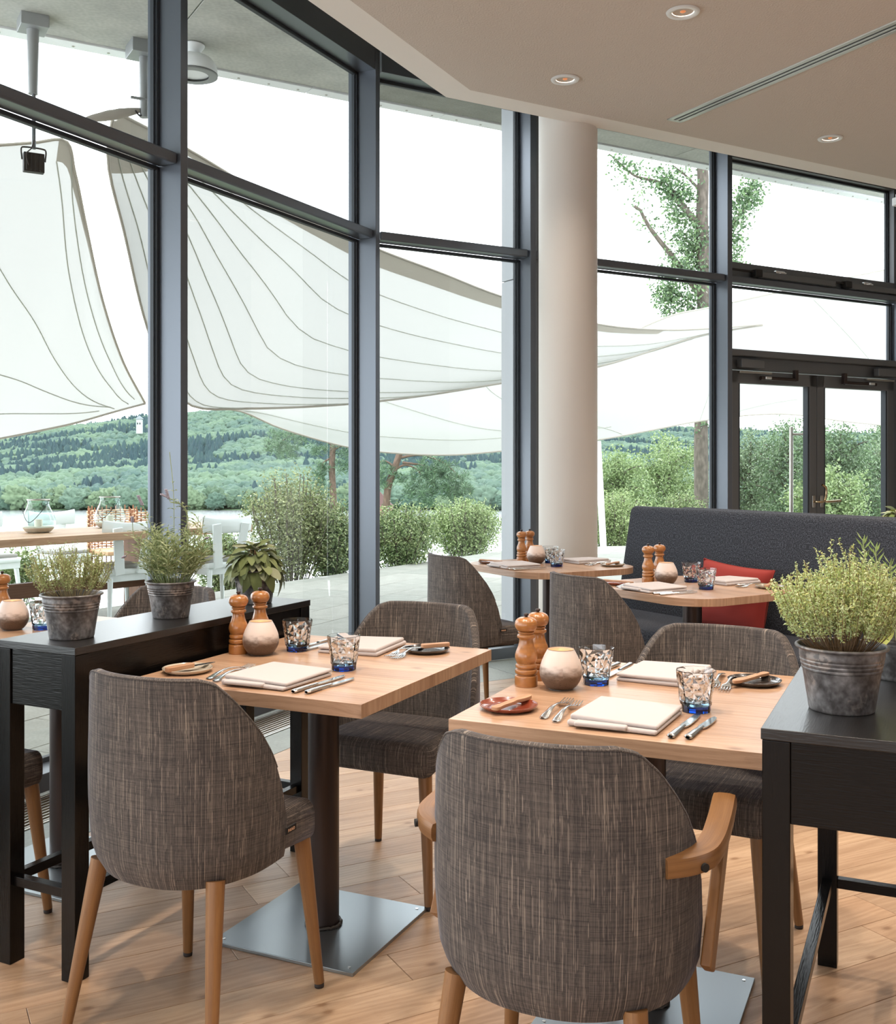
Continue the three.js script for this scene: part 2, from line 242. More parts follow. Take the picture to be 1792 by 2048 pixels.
// glazed facade: windows in local axes, x to the right along the glass, z into the room
const GL = -0.155;
function facadeBay(name, az, t0, t1, opts = {}) {
  const p = along(M2, az, t0), w = t1 - t0, o = structure(new THREE.Group()); o.name = name; o.position.set(p[0], 0, -p[1]); o.rotation.y = R(90 - az); scene.add(o);
  const L = opts.first ?? 0.025, E = w - 0.025, mid = (L + E) / 2, len = E - L;
  // right-hand mullion with its outer cap
  if (!opts.noMullion) { part('mullion', box(0.05, H_TOP + 0.47, 0.15, w, (H_TOP + 0.47) / 2, -0.075, 0.003), aluminium, o); part('mullion_cap', box(0.056, H_TOP + 0.47, 0.03, w, (H_TOP + 0.47) / 2, GL - 0.03, 0.003), aluminium, o); }
  part('head_rail', box(len, 0.47, 0.15, mid, H_TOP + 0.235, -0.08, 0.002), aluminium, o);
  if (!opts.door) part('sill_rail', box(len, 0.075, 0.15, mid, 0.0375, -0.078, 0.003), aluminium, o);
  const ty = 2.755, nose = 0.115;
  part('transom', box(len, 0.055, nose, mid, ty - 0.0, GL + 0.02 + nose / 2, 0.012, 3), aluminium, o);
  // glass panes and the black gaskets round them
  const panes = opts.door ? [[2.205, ty - 0.0275, 0.01], [ty + 0.0275 + 0.11, H_TOP - 0.06, 0.05]] : [[0.075, ty - 0.0275, 0], [ty + 0.0275, H_TOP, 0]];
  for (const [y0, y1, ins] of panes) {
    part('glass_pane', new THREE.PlaneGeometry(len - 0.01 - ins * 2, y1 - y0), pane, o).position.set(mid, (y0 + y1) / 2, GL);
    const b = 0.02, g = [box(len - ins * 2, b, 0.03, mid, y1 - b / 2, GL + 0.012, 0.004), box(len - ins * 2, b, 0.03, mid, y0 + b / 2, GL + 0.012, 0.004), box(b, y1 - y0, 0.03, L + ins + b / 2, (y0 + y1) / 2, GL + 0.012, 0.004), box(b, y1 - y0, 0.03, E - ins - b / 2, (y0 + y1) / 2, GL + 0.012, 0.004)];
    for (const k of [0.008]) g.push(box(0.006, y1 - y0, 0.02, E - ins - b - 0.008, (y0 + y1) / 2, GL + 0.006, 0), box(0.006, y1 - y0, 0.02, L + ins + b + 0.008, (y0 + y1) / 2, GL + 0.006, 0));
    part('gasket', merge(g), gasket, o);
  }
  return o;
}
facadeBay('window_1', AZ2, -1.823, 0, {});
facadeBay('window_2', AZ2, -3.646, -1.823);
facadeBay('window_6', AZ2, -5.469, -3.646);
facadeBay('window_7', AZ2, -7.292, -5.469);
facadeBay('window_8', AZ2, -9.115, -7.292);
facadeBay('window_3', AZ3, 0, 1.188, { first: 0.03 });
facadeBay('window_4', AZ3, 1.188, 3.041);
const bay5 = facadeBay('window_5', AZ3, 3.041, 5.183, { door: true });
{ // a darker blind frame beside the column mullion, and the dark end post by the doors
  const p = along(M2, AZ3, 1.188), t = structure(thing('trim_2', null, null, [p[0], 0, p[1]])); t.rotation.y = R(90 - AZ3);
  const fin = std({ color: srgb(176, 180, 184), roughness: 0.55 }); for (const [y0, y1] of [[0.0, 2.60], [2.606, H_TOP + 0.4]]) part('outer_fin', box(0.06, y1 - y0, 0.15, -0.002, (y0 + y1) / 2, GL - 0.12, 0.003), fin, t, 'pale grey outer cladding');
  part('blind_panel', box(0.08, H_TOP + 0.4, 0.1, 0.065, (H_TOP + 0.4) / 2, -0.1, 0.003), darkAlu, t);
  const q = along(M2, AZ3, 5.183), e = structure(thing('trim_3', null, null, [q[0], 0, q[1]])); e.rotation.y = R(90 - AZ3);
  part('end_panel', box(0.42, H_TOP + 0.47, 0.12, 0.236, (H_TOP + 0.47) / 2, -0.1, 0.003), darkAlu, e);
}
{ // awning sash and its chain drives in the door bay
  const w = 5.183 - 3.041, s = structure(new THREE.Group()); s.name = 'sash'; s.position.set(0, 0, 0); bay5.add(s);
  const y0 = 2.79, y1 = H_TOP, x0 = 0.03, x1 = w - 0.03, z = GL + 0.045;
  part('frame', merge([box(x1 - x0, 0.11, 0.07, (x0 + x1) / 2, y0 + 0.055, z, 0.004), box(x1 - x0, 0.06, 0.07, (x0 + x1) / 2, y1 - 0.03, z, 0.004), box(0.05, y1 - y0, 0.07, x0 + 0.025, (y0 + y1) / 2, z, 0.004), box(0.05, y1 - y0, 0.07, x1 - 0.025, (y0 + y1) / 2, z, 0.004)]), darkAlu, s);
  for (const [a, b] of [[0.36, 1.22], [1.42, 2.09]]) {
    part('chain_drive', box(b - a, 0.045, 0.05, (a + b) / 2, 2.812, -0.03, 0.003), darkAlu, s);
    part('drive_bracket', merge([box(0.075, 0.055, 0.06, a - 0.04, 2.82, -0.03, 0.006), box(a < 1 ? 0.28 : 0.14, 0.014, 0.014, a - (a < 1 ? 0.2 : 0.12), 2.83, -0.03, 0)]), black, s);
    part('drive_catch', merge([box(0.10, 0.022, 0.03, a + 0.20, 2.845, -0.015, 0.006), box(0.05, 0.012, 0.04, a + 0.22, 2.838, -0.002, 0.004)]), steel, s);
  }
}
{ // double doors
  const p = along(M2, AZ3, 3.041), o = structure(new THREE.Group()); o.name = 'door_1'; o.position.set(p[0], 0, -p[1]); o.rotation.y = R(90 - AZ3); scene.add(o);
  const w = 5.183 - 3.041, x0 = 0.03, x1 = w - 0.03, cx = (x0 + x1) / 2;
  part('head_bar', box(x1 - x0, 0.055, 0.125, cx, 2.185, -0.085, 0.012, 3), darkAlu, o);
  part('frame_head', box(x1 - x0, 0.10, 0.06, cx, 2.108, GL + 0.04, 0.003), darkAlu, o);
  part('door_frame', merge([box(0.05, 2.06, 0.07, x0 + 0.025, 1.03, GL + 0.04, 0.003), box(0.05, 2.06, 0.07, x1 - 0.025, 1.03, GL + 0.04, 0.003)]), darkAlu, o);
  const made = [];
  for (const [a, b, flip] of [[x0 + 0.055, cx - 0.003, 1], [cx + 0.003, x1 - 0.055, -1]]) {
    const leaf = new THREE.Group(); leaf.name = 'door_leaf'; o.add(leaf);
    const z = GL + 0.05, st = 0.085;
    part('leaf_frame', merge([box(b - a, 0.10, 0.06, (a + b) / 2, 2.00, z, 0.004), box(b - a, 0.14, 0.06, (a + b) / 2, 0.08, z, 0.004), box(st, 2.04, 0.06, a + st / 2, 1.03, z, 0.004), box(st, 2.04, 0.06, b - st / 2, 1.03, z, 0.004)]), darkAlu, leaf);
    part('glass_pane', new THREE.PlaneGeometry(b - a - 2 * st + 0.01, 1.8), pane, leaf).position.set((a + b) / 2, 1.05, z);
    part('gasket', merge([box(0.02, 1.8, 0.05, a + st + 0.008, 1.05, z, 0), box(0.02, 1.8, 0.05, b - st - 0.008, 1.05, z, 0)]), gasket, leaf);
    const hx = flip > 0 ? b - 0.045 : a + 0.045;
    part('rosette', merge([box(0.034, 0.10, 0.012, hx, 1.0, z + 0.036, 0.008, 3)]), satinSteel, leaf);
    const lever = flip > 0 ? tube([V3(hx, 1.0, z + 0.03), V3(hx, 1.0, z + 0.085), V3(hx + 0.05, 1.005, z + 0.1), V3(hx + 0.075, 1.06, z + 0.1), V3(hx + 0.07, 1.12, z + 0.1), V3(hx + 0.04, 1.14, z + 0.09)], 0.010, 24, 8) : tube([V3(hx, 1.0, z + 0.03), V3(hx, 1.0, z + 0.085), V3(hx + 0.03, 1.0, z + 0.095), V3(hx + 0.16, 1.005, z + 0.095)], 0.010, 20, 8);
    part('lever_handle', lever, brass, leaf);
    // overhead closer: box, arm rail, gas cylinder
    const bx = flip > 0 ? a + 0.17 : b - 0.17, cz = z + 0.075;
    part('closer_body', box(0.25, 0.065, 0.055, bx, 2.10, cz, 0.005), darkAlu, leaf);
    part('closer_rail', box(0.36, 0.018, 0.022, bx + flip * 0.06, 2.035, cz - 0.01, 0.003), satinSteel, leaf);
    const cyl = new THREE.CylinderGeometry(0.016, 0.016, 0.40, 16); cyl.rotateZ(Math.PI / 2); cyl.translate(bx + flip * 0.32, 1.995, cz - 0.01);
    part('closer_cylinder', merge([cyl, box(0.035, 0.09, 0.035, bx + flip * 0.52, 2.03, cz - 0.01, 0.004)]), brownSteel, leaf);
    part('closer_valve', box(0.07, 0.022, 0.03, bx + flip * 0.19, 1.998, cz, 0.006), steel, leaf);
  }
  // outside pull bar behind the first leaf
  const pull = part('pull_bar', merge([tube([V3(cx - 0.15, 0.55, GL - 0.06), V3(cx - 0.15, 1.0, GL - 0.06), V3(cx - 0.15, 1.62, GL - 0.06)], 0.016, 6, 10), bar(V3(cx - 0.15, 1.56, GL - 0.06), V3(cx - 0.08, 1.56, GL + 0.03), 0.01, 0.01), bar(V3(cx - 0.15, 0.62, GL - 0.06), V3(cx - 0.08, 0.62, GL + 0.03), 0.01, 0.01)]), satinSteel, o);
}
// round column
{ const c = structure(part('column', new THREE.CylinderGeometry(0.19, 0.19, 3.95, 64, 1), columnPaint, scene)); c.position.set(0.779, 1.975, -6.85); }

// linear slot diffuser in the ceiling
{
  const a = [1.42, 6.63], az = 151.4, o = thing('slot_diffuser', 'long aluminium linear air diffuser with two black slots set in the ceiling', 'air vent', [a[0], H_CEIL, a[1]], az);
  const L = 6.2, y = -0.006;
  part('frame', merge([box(0.03, 0.008, L, -0.0425, y, -L / 2, 0.002), box(0.03, 0.008, L, 0.0425, y, -L / 2, 0.002), box(0.016, 0.008, L, 0, y, -L / 2, 0.002), box(0.115, 0.008, 0.025, 0, y, -0.0125, 0.002)]), std({ color: srgb(196, 196, 190), metalness: 0.6, roughness: 0.35 }), o);
  part('slot', merge([box(0.02, 0.003, L, -0.0175, -0.0035, -L / 2, 0), box(0.02, 0.003, L, 0.0175, -0.0035, -L / 2, 0)]), black, o, 'black slot');
  part('blade', merge([box(0.003, 0.004, L, -0.0175, -0.006, -L / 2, 0), box(0.003, 0.004, L, 0.0175, -0.006, -L / 2, 0)]), darkAlu, o);
}
// recessed downlights, three in view, the rest added unseen to brighten the room: each a glowing disc with its own spot light
{
  const spots = [[1.12, 5.03], [0.656, 5.913], [2.53, 6.985], [1.59, 4.15], [2.06, 3.27], [2.53, 2.39], [3.0, 6.1], [3.47, 5.22], [3.94, 4.34], [-0.35, 3.05], [0.2, 2.5], [-0.85, 2.0], [0.25, 1.1], [1.0, 1.5], [-1.3, 0.6], [-0.4, -0.5], [1.6, 0.3], [3.2, 0.8], [0.6, -2.2], [2.8, -1.8], [-1.8, -2.0]];
  const names = ['recessed downlight nearest the slot diffuser at the upper edge of the photo', 'recessed downlight nearest the ceiling corner by the window', 'recessed downlight beyond the slot diffuser, towards the glass doors'];
  const ring = lathe([[0.052, -0.001], [0.054, -0.008], [0.076, -0.008], [0.08, -0.001]], 40), dish = lathe([[0.0001, 0.03], [0.028, 0.028], [0.052, -0.001]], 40), disc = new THREE.CircleGeometry(0.030, 32);
  disc.rotateX(Math.PI / 2);
  const glow = std({ color: srgb(255, 235, 210), emissive: new THREE.Color(1.0, 0.80, 0.58), emissiveIntensity: 3.2, roughness: 0.6 }), dishM = std({ color: srgb(255, 240, 228), metalness: 0.6, roughness: 0.3, emissive: new THREE.Color(1, 0.84, 0.68), emissiveIntensity: 2.6 }), copper = std({ color: srgb(214, 128, 84), metalness: 0.8, roughness: 0.3, emissive: new THREE.Color(1, 0.42, 0.18), emissiveIntensity: 0.35 });
  spots.forEach(([x, d], i) => {
    const o = thing('downlight', names[i] ?? 'recessed round ceiling downlight added out of view to brighten the room', 'ceiling light', [x, H_CEIL - 0.004, d], 0, i > 2 ? 'added downlights over the room' : undefined);
    if (i <= 2) { part('trim_ring', ring, whiteMetal, o); part('reflector', dish, dishM, o); const cap = new THREE.SphereGeometry(0.018, 16, 8, 0, Math.PI * 2, 0, Math.PI / 2); cap.rotateX(Math.PI); cap.translate(0, 0.012, 0); part('lamp_cap', cap, copper, o); }
    else { part('trim_ring', ring, whiteMetal, o); }
    part('lamp_glow', disc, glow, o).position.y = 0.004 - 0.003 * (i > 2);
    const s = new THREE.SpotLight(LAMP.color, LAMP.power * (i < 3 ? 0.35 : d < 1.6 ? 0.45 : 1), 0, R(62), 0.9, 2); s.position.set(0, -0.02, 0); s.target.position.set(0, -3, 0); s.castShadow = true; s.shadow.radius = 3; o.add(s, s.target);
  });
}

// ---------------------------------------------------------------- chairs
// upholstered shell: local axes, -z is the way the sitter faces
function shellGeometry() {
  const N = 48, prof = [], top = (a) => interp(Math.abs(a), [[0, 0.846], [34, 0.846], [44, 0.836], [54, 0.802], [63, 0.760], [72, 0.712], [80, 0.655], [86, 0.590], [90, 0.50]]);
  const halfW = (y) => interp(y, [[0.36, 0.205], [0.39, 0.228], [0.43, 0.242], [0.52, 0.250], [0.62, 0.252], [0.72, 0.250], [0.85, 0.243]]);
  const back = (y) => interp(y, [[0.36, 0.190], [0.39, 0.212], [0.44, 0.224], [0.56, 0.228], [0.70, 0.226], [0.85, 0.228]]);
  const at = (a, y, inset) => {
    const s = Math.sin(R(a)), c = Math.cos(R(a)), w = halfW(y) - inset, D = 0.235 - inset * 0.9, e = 0.86;
    return V3(w * Math.sign(s) * Math.pow(Math.abs(s), e), y, back(y) - inset - D * (1 - Math.pow(Math.max(c, 0), e)));
  };
  const rows = 16, rim = 6, M = rows * 2 + rim;
  let arc = 0; const arcs = []; for (let i = 0; i <= N; i++) { const a = -90 + 180 * i / N; if (i) arc += at(a, 0.6, 0).distanceTo(at(-90 + 180 * (i - 1) / N, 0.6, 0)); arcs.push(arc); }
  return grid(N, M, (u, v, i, j) => {
    const a = -90 + 180 * u, edge = Math.pow(Math.max(0, 1 - Math.pow(Math.abs(a) / 90, 8)), 0.5), th = 0.020 * edge + 0.004, yt = top(a), yb = 0.372 + 0.03 * Math.pow(Math.abs(a) / 90, 2);
    if (j <= rows) { const y = lerp(yb, yt - th * 0.4, j / rows); return at(a, y, 0); }
    if (j < rows + rim) { const q = (j - rows) / rim * Math.PI, y = yt - th * 0.4 + Math.sin(q) * th * 0.42; return at(a, y, th * (1 - Math.cos(q)) / 2); }
    const y = lerp(yt - th * 0.4, yb, (j - rows - rim) / rows); return at(a, y, th + 0.03 * edge * smooth((yt - y) / 0.25));
  }, (u, v, p) => [arcs[Math.round(u * N)], p.y - 0.365]);
}
function cushionGeometry(w, h, d, y, z, r = 0.035, crown = 0.012, round = 0.32, taper = 0) {
  const g = new RoundedBoxGeometry(w, h, d, 8, r), p = g.attributes.position, nseg = 0;
  for (let i = 0; i < p.count; i++) {
    let x = p.getX(i) / (w / 2), yy = p.getY(i), zz = p.getZ(i) / (d / 2);
    if (yy > 0) yy += crown * (1 - x * x) * (1 - zz * zz);
    const kx = Math.sqrt(1 - round * zz * zz / 2 * Math.min(1, Math.abs(x) * 1.1)), kz = Math.sqrt(1 - round * x * x / 2 * Math.min(1, Math.abs(zz) * 1.1));
    const tp = 1 - taper * Math.pow(Math.max(0, zz), 2.2); p.setXYZ(i, x * kx * tp * w / 2, yy + y, zz * kz * d / 2 + z);
  }
  return boxUV(toCreasedNormals(g, R(60)), 'x');
}
const shellG = shellGeometry(), seatG = cushionGeometry(0.462, 0.098, 0.425, 0.428, -0.035, 0.034, 0.016, 0.5, 0.34);
const swapUV = (g) => { const u = g.attributes.uv; for (let i = 0; i < u.count; i++) u.setXY(i, u.getX(i), u.getY(i)); return g; };
function legGeometry(x0, z0, x1, z1, top = 0.395) {
  const a = V3(x1, 0.012, z1), b = V3(x0, top, z0), g = bar(a, b, 0.0128, 0.0215, 18), p = g.attributes.position, uv = g.attributes.uv;
  for (let i = 0; i < p.count; i++) uv.setXY(i, p.getY(i), uv.getX(i) * 0.11);
  return g;
}
const legSpots = [[-0.175, -0.185, -0.205, -0.222], [0.175, -0.185, 0.205, -0.222], [-0.165, 0.150, -0.205, 0.220], [0.165, 0.150, 0.205, 0.220]];
const legGs = legSpots.map((s) => legGeometry(...s)), footGs = legSpots.map(([, , x, z]) => { const g = lathe([[0, 0], [0.0115, 0], [0.0122, 0.003], [0.0122, 0.013], [0, 0.013]], 16); g.translate(x, 0, z); return g; });
const underG = box(0.30, 0.02, 0.26, 0, 0.377, -0.03, 0.008);
// small woven maker's tab with its lettering
const tabTex = (() => { const c = document.createElement('canvas'); c.width = 128; c.height = 48; const k = c.getContext('2d'); k.fillStyle = '#16110f'; k.fillRect(0, 0, 128, 48); k.fillStyle = '#e0b08c'; k.font = 'bold 34px sans-serif'; k.textAlign = 'center'; k.textBaseline = 'middle'; k.fillText('PAND', 64, 26); const t = new THREE.CanvasTexture(c); t.colorSpace = THREE.SRGBColorSpace; return t; })();
const tabFace = std({ map: tabTex, roughness: 0.8 });
const piping = (() => { const N = 40, pts = []; const p = shellG.attributes.position, M = 16 * 2 + 6 + 1; for (let i = 2; i <= 46; i++) { const k = i * M + 16 + 1; pts.push(V3(p.getX(k), p.getY(k) + 0.001, p.getZ(k))); } return tube(pts, 0.0022, 120, 5); })();
function makeChair(name, label, at, facing, group) {
  const t = thing(name, label, 'chair', at, facing, group);
  const sh = part('backrest', shellG, fabric, t); part('piping', piping, fabric, sh);
  part('seat', seatG, fabric, t); part('seat_base', underG, black, t);
  legGs.forEach((g, i) => { const l = part('leg', g, legOak, t); part('glide', footGs[i], rubber, l, 'dark glide'); });
  const tab = part('fabric_tab', box(0.004, 0.016, 0.042, 0.2565, 0.472, -0.012, 0.001), black, t, 'black woven tab with pale lettering');
  tab.rotation.set(0, 0, 0);
  const face = new THREE.PlaneGeometry(0.040, 0.014); face.rotateY(Math.PI / 2); face.translate(0.2588, 0.472, -0.012); part('lettering', face, tabFace, tab);
  return t;
}
const PLAIN = 'chairs of tweed-like fabric with oak legs';
const chair1 = makeChair('dining_chair', 'armless tweed chair, back to the camera, at table beside three herb pots', [-0.603, 0, 2.542], 24.5, PLAIN);
copyOf(chair1, 'tweed chair facing the camera across the table with the cream bread plate', [-0.150, 0, 3.402], 204.8);
copyOf(chair1, 'tweed chair facing the camera across the table with the red bread plate', [0.712, 0, 2.898], 208);
copyOf(chair1, 'tweed chair turned towards the round-cornered table by the white column', [0.135, 0, 5.56], 58);
copyOf(chair1, 'tweed chair turned towards the round-cornered table by the red cushion', [0.690, 0, 4.60], 57);
copyOf(chair1, 'tweed chair of which only a backrest top shows behind the lavender pot', [-1.115, 0, 3.905], 205);
copyOf(chair1, 'tweed chair cut off by the picture edge, its seat seen between the console legs', [-1.455, 0, 2.985], 25);
{ // the armchair in front
  const t = makeChair('dining_armchair', 'tweed armchair with bent oak arms, back to the camera, before the red plate', [0.228, 0, 1.99], 24.3);
  for (const s of [1, -1]) {
    // arm: a flat bar swept from the shell's flank outwards and forwards
    const path = new THREE.CatmullRomCurve3([V3(s * 0.205, 0.636, 0.125), V3(s * 0.240, 0.638, 0.098), V3(s * 0.262, 0.640, 0.062), V3(s * 0.268, 0.643, 0.015), V3(s * 0.264, 0.650, -0.09), V3(s * 0.254, 0.656, -0.20)], false, 'centripetal');
    const N = 28, hw = 0.0235, hh = 0.018, sec = []; for (let k = 0; k < 16; k++) { const q = k / 16 * Math.PI * 2, cx = Math.cos(q), sy = Math.sin(q), m = Math.pow(Math.pow(Math.abs(cx), 5) + Math.pow(Math.abs(sy), 5), -0.2); sec.push([cx * m * hw, sy * m * hh]); }
    const frames = [...Array(N + 1)].map((_, i) => { const c = path.getPointAt(i / N), tg = path.getTangentAt(i / N), side = V3(0, 1, 0).cross(tg).normalize(); return [c, side, V3(0, 1, 0)]; });
    const len = path.getLength();
    const g = grid(N + 2, 16, (u, v, i, j) => { const k = clamp(i - 1, 0, N), [c, sd, up] = frames[k], [a, b] = i === 0 || i === N + 2 ? [0, 0] : sec[j % 16]; return c.clone().addScaledVector(sd, a).addScaledVector(up, b); }, (u, v) => [u * len, v * 0.16]);
    const arm = part('armrest', toCreasedNormals(g, R(40)), legOak, t);
    const plug = new THREE.CylinderGeometry(0.0075, 0.0075, 0.006, 18); plug.rotateX(Math.PI / 2); plug.rotateY(s * R(52)); plug.translate(s * 0.272, 0.634, 0.098); part('screw_hole', plug, black, arm, 'dark screw hole');
    const up = V3(s * 0.266, 0.632, -0.115), lo = V3(s * 0.262, 0.430, 0.02), post = wbox(0.02, 0.31, 0.048, 0, 0, 0, 'y', 0.004); const dir = up.clone().sub(lo); post.scale(1, dir.length() / 0.30, 1);
    post.applyQuaternion(new THREE.Quaternion().setFromUnitVectors(V3(0, 1, 0), dir.normalize())); post.translate((up.x + lo.x) / 2, (up.y + lo.y) / 2, (up.z + lo.z) / 2);
    part('arm_support', post, legOak, t);
  }
}

// ---------------------------------------------------------------- tables
const T = { one: [-0.354, 3.003], two: [0.487, 2.574], three: [0.575, 5.92], four: [1.13, 4.88], five: [-1.26, 3.46] };
const AZT = { one: 24.6, two: 24.4, three: 60, four: 58, five: 25 };
const poleG = new THREE.CylinderGeometry(0.044, 0.044, 0.704, 32, 1); poleG.translate(0, 0.01 + 0.352, 0);
const plateG = box(0.445, 0.01, 0.445, 0, 0.005, 0, 0.0015);
const screwG = merge([[1, 1], [1, -1], [-1, 1], [-1, -1]].map(([a, b]) => { const g = new THREE.CylinderGeometry(0.0045, 0.0045, 0.002, 12); g.translate(a * 0.198, 0.0105, b * 0.198); return g; }));
const weldG = (() => { const r = rng(5), pts = []; for (let i = 0; i < 40; i++) { const a = i / 40 * Math.PI * 2; pts.push(V3(Math.cos(a) * (0.047 + r() * 0.003), 0.0125 + r() * 0.003, Math.sin(a) * (0.047 + r() * 0.003))); } return tube(pts, 0.0055, 90, 6, true); })();
function tableBase(t) {
  const p = part('pole', poleG, brownSteel, t, 'brown steel pole'); part('weld_seam', weldG, weldSteel, p);
  const b = part('base_plate', plateG, rawSteel, t, 'square steel base plate'); part('screw', screwG, steel, b);
  part('mounting_plate', box(0.30, 0.006, 0.30, 0, 0.713, 0, 0.001), black, t);
}
function squareTable(key, name, label) {
  const t = thing(name, label, 'table', [T[key][0], 0, T[key][1]], AZT[key], 'restaurant tables');
  const top = new THREE.Group(); top.name = 'tabletop'; t.add(top);
  const W = 0.70, D = 0.81, n = 8, r = rng(key.length * 7 + key.charCodeAt(0));
  for (let i = 0; i < n; i++) { const d = D / n; part('stave', wbox(W, 0.034, d - 0.0002, 0, 0.733, -D / 2 + d * (i + 0.5), 'x', 0.0006, r() * 5, r() * 5), tableOak[Math.floor(r() * 4)], top); }
  tableBase(t); return t;
}
function roundTable(key, label) {
  const t = thing('dining_table', label, 'table', [T[key][0], 0, T[key][1]], AZT[key], 'restaurant tables');
  const w = 0.385, h = 0.375, r = 0.19, s = new THREE.Shape(); s.moveTo(-w + r, -h); s.lineTo(w - r, -h); s.absarc(w - r, -h + r, r, -Math.PI / 2, 0); s.lineTo(w, h - r); s.absarc(w - r, h - r, r, 0, Math.PI / 2); s.lineTo(-w + r, h); s.absarc(-w + r, h - r, r, Math.PI / 2, Math.PI); s.lineTo(-w, -h + r); s.absarc(-w + r, -h + r, r, Math.PI, Math.PI * 1.5);
  const g = new THREE.ExtrudeGeometry(s, { depth: 0.032, bevelEnabled: true, bevelThickness: 0.001, bevelSize: 0.001, bevelOffset: -0.001, bevelSegments: 1, curveSegments: 20 }); g.rotateX(-Math.PI / 2); g.translate(0, 0.717, 0);
  part('tabletop', boxUV(g, 'x', 0.3, 1.2), tableOak[1], t); tableBase(t); return t;
}
squareTable('one', 'dining_table', 'oak table with square corners beside the console carrying three herb pots');
squareTable('two', 'dining_table', 'oak table with square corners laid with the red bread plate');
squareTable('five', 'dining_table', 'oak table half hidden behind the three herb pots at the picture edge');
roundTable('three', 'round-cornered oak table standing by the white column');
roundTable('four', 'round-cornered oak table in front of the red cushion');

// ---------------------------------------------------------------- consoles
function makeConsole(label, at, facing) {       // origin: centre; 0.28 wide in x, 1.05 long in z
  const t = thing('console_table', label, 'console', at, facing), W = 0.28, L = 1.05, H = 0.8525, q = 0.048;
  part('top', wbox(W + 0.004, 0.02, L + 0.004, 0, H - 0.01, 0, 'z', 0.0015), blackOakTop, t);
  for (const sx of [-1, 1]) for (const sz of [-1, 1]) part('leg', wbox(q, H - 0.02, q, sx * (W - q) / 2, (H - 0.02) / 2, sz * (L - q) / 2, 'y', 0.002, sx, sz), blackOak, t);
  for (const sx of [-1, 1]) { part('apron', wbox(0.018, 0.145, L - 2 * q, sx * (W / 2 - 0.014), H - 0.0925, 0, 'z', 0.001, sx), blackOak, t); part('rail', wbox(0.025, 0.025, L - 2 * q, sx * (W - q) / 2, 0.218, 0, 'z', 0.001), blackOak, t); }
  for (const sz of [-1, 1]) { part('apron', wbox(W - 2 * q, 0.145, 0.018, 0, H - 0.0925, sz * (L / 2 - 0.014), 'x', 0.001, sz), blackOak, t); part('rail', wbox(W - 2 * q, 0.025, 0.025, 0, 0.218, sz * (L - q) / 2, 'x', 0.001), blackOak, t); }
  return t;
}
const at2 = (p, az, u, v) => [p[0] + Math.sin(R(az)) * u + Math.cos(R(az)) * v, p[1] + Math.cos(R(az)) * u - Math.sin(R(az)) * v];
const con1 = at2([-0.943, 2.668], 26.6, 0.525, -0.14), con2 = at2([0.554, 1.862], 24.6, 0.525, 0.14);
const console1 = makeConsole('black-stained oak console table carrying three herb pots', [con1[0], 0, con1[1]], 26.6);
copyOf(console1, 'black-stained oak console table carrying the big thyme pot', [con2[0], 0, con2[1]], 24.6);
copyOf(console1, 'black console hidden behind the bench under the sage pot', [2.58, 0, 6.02], 147.5);

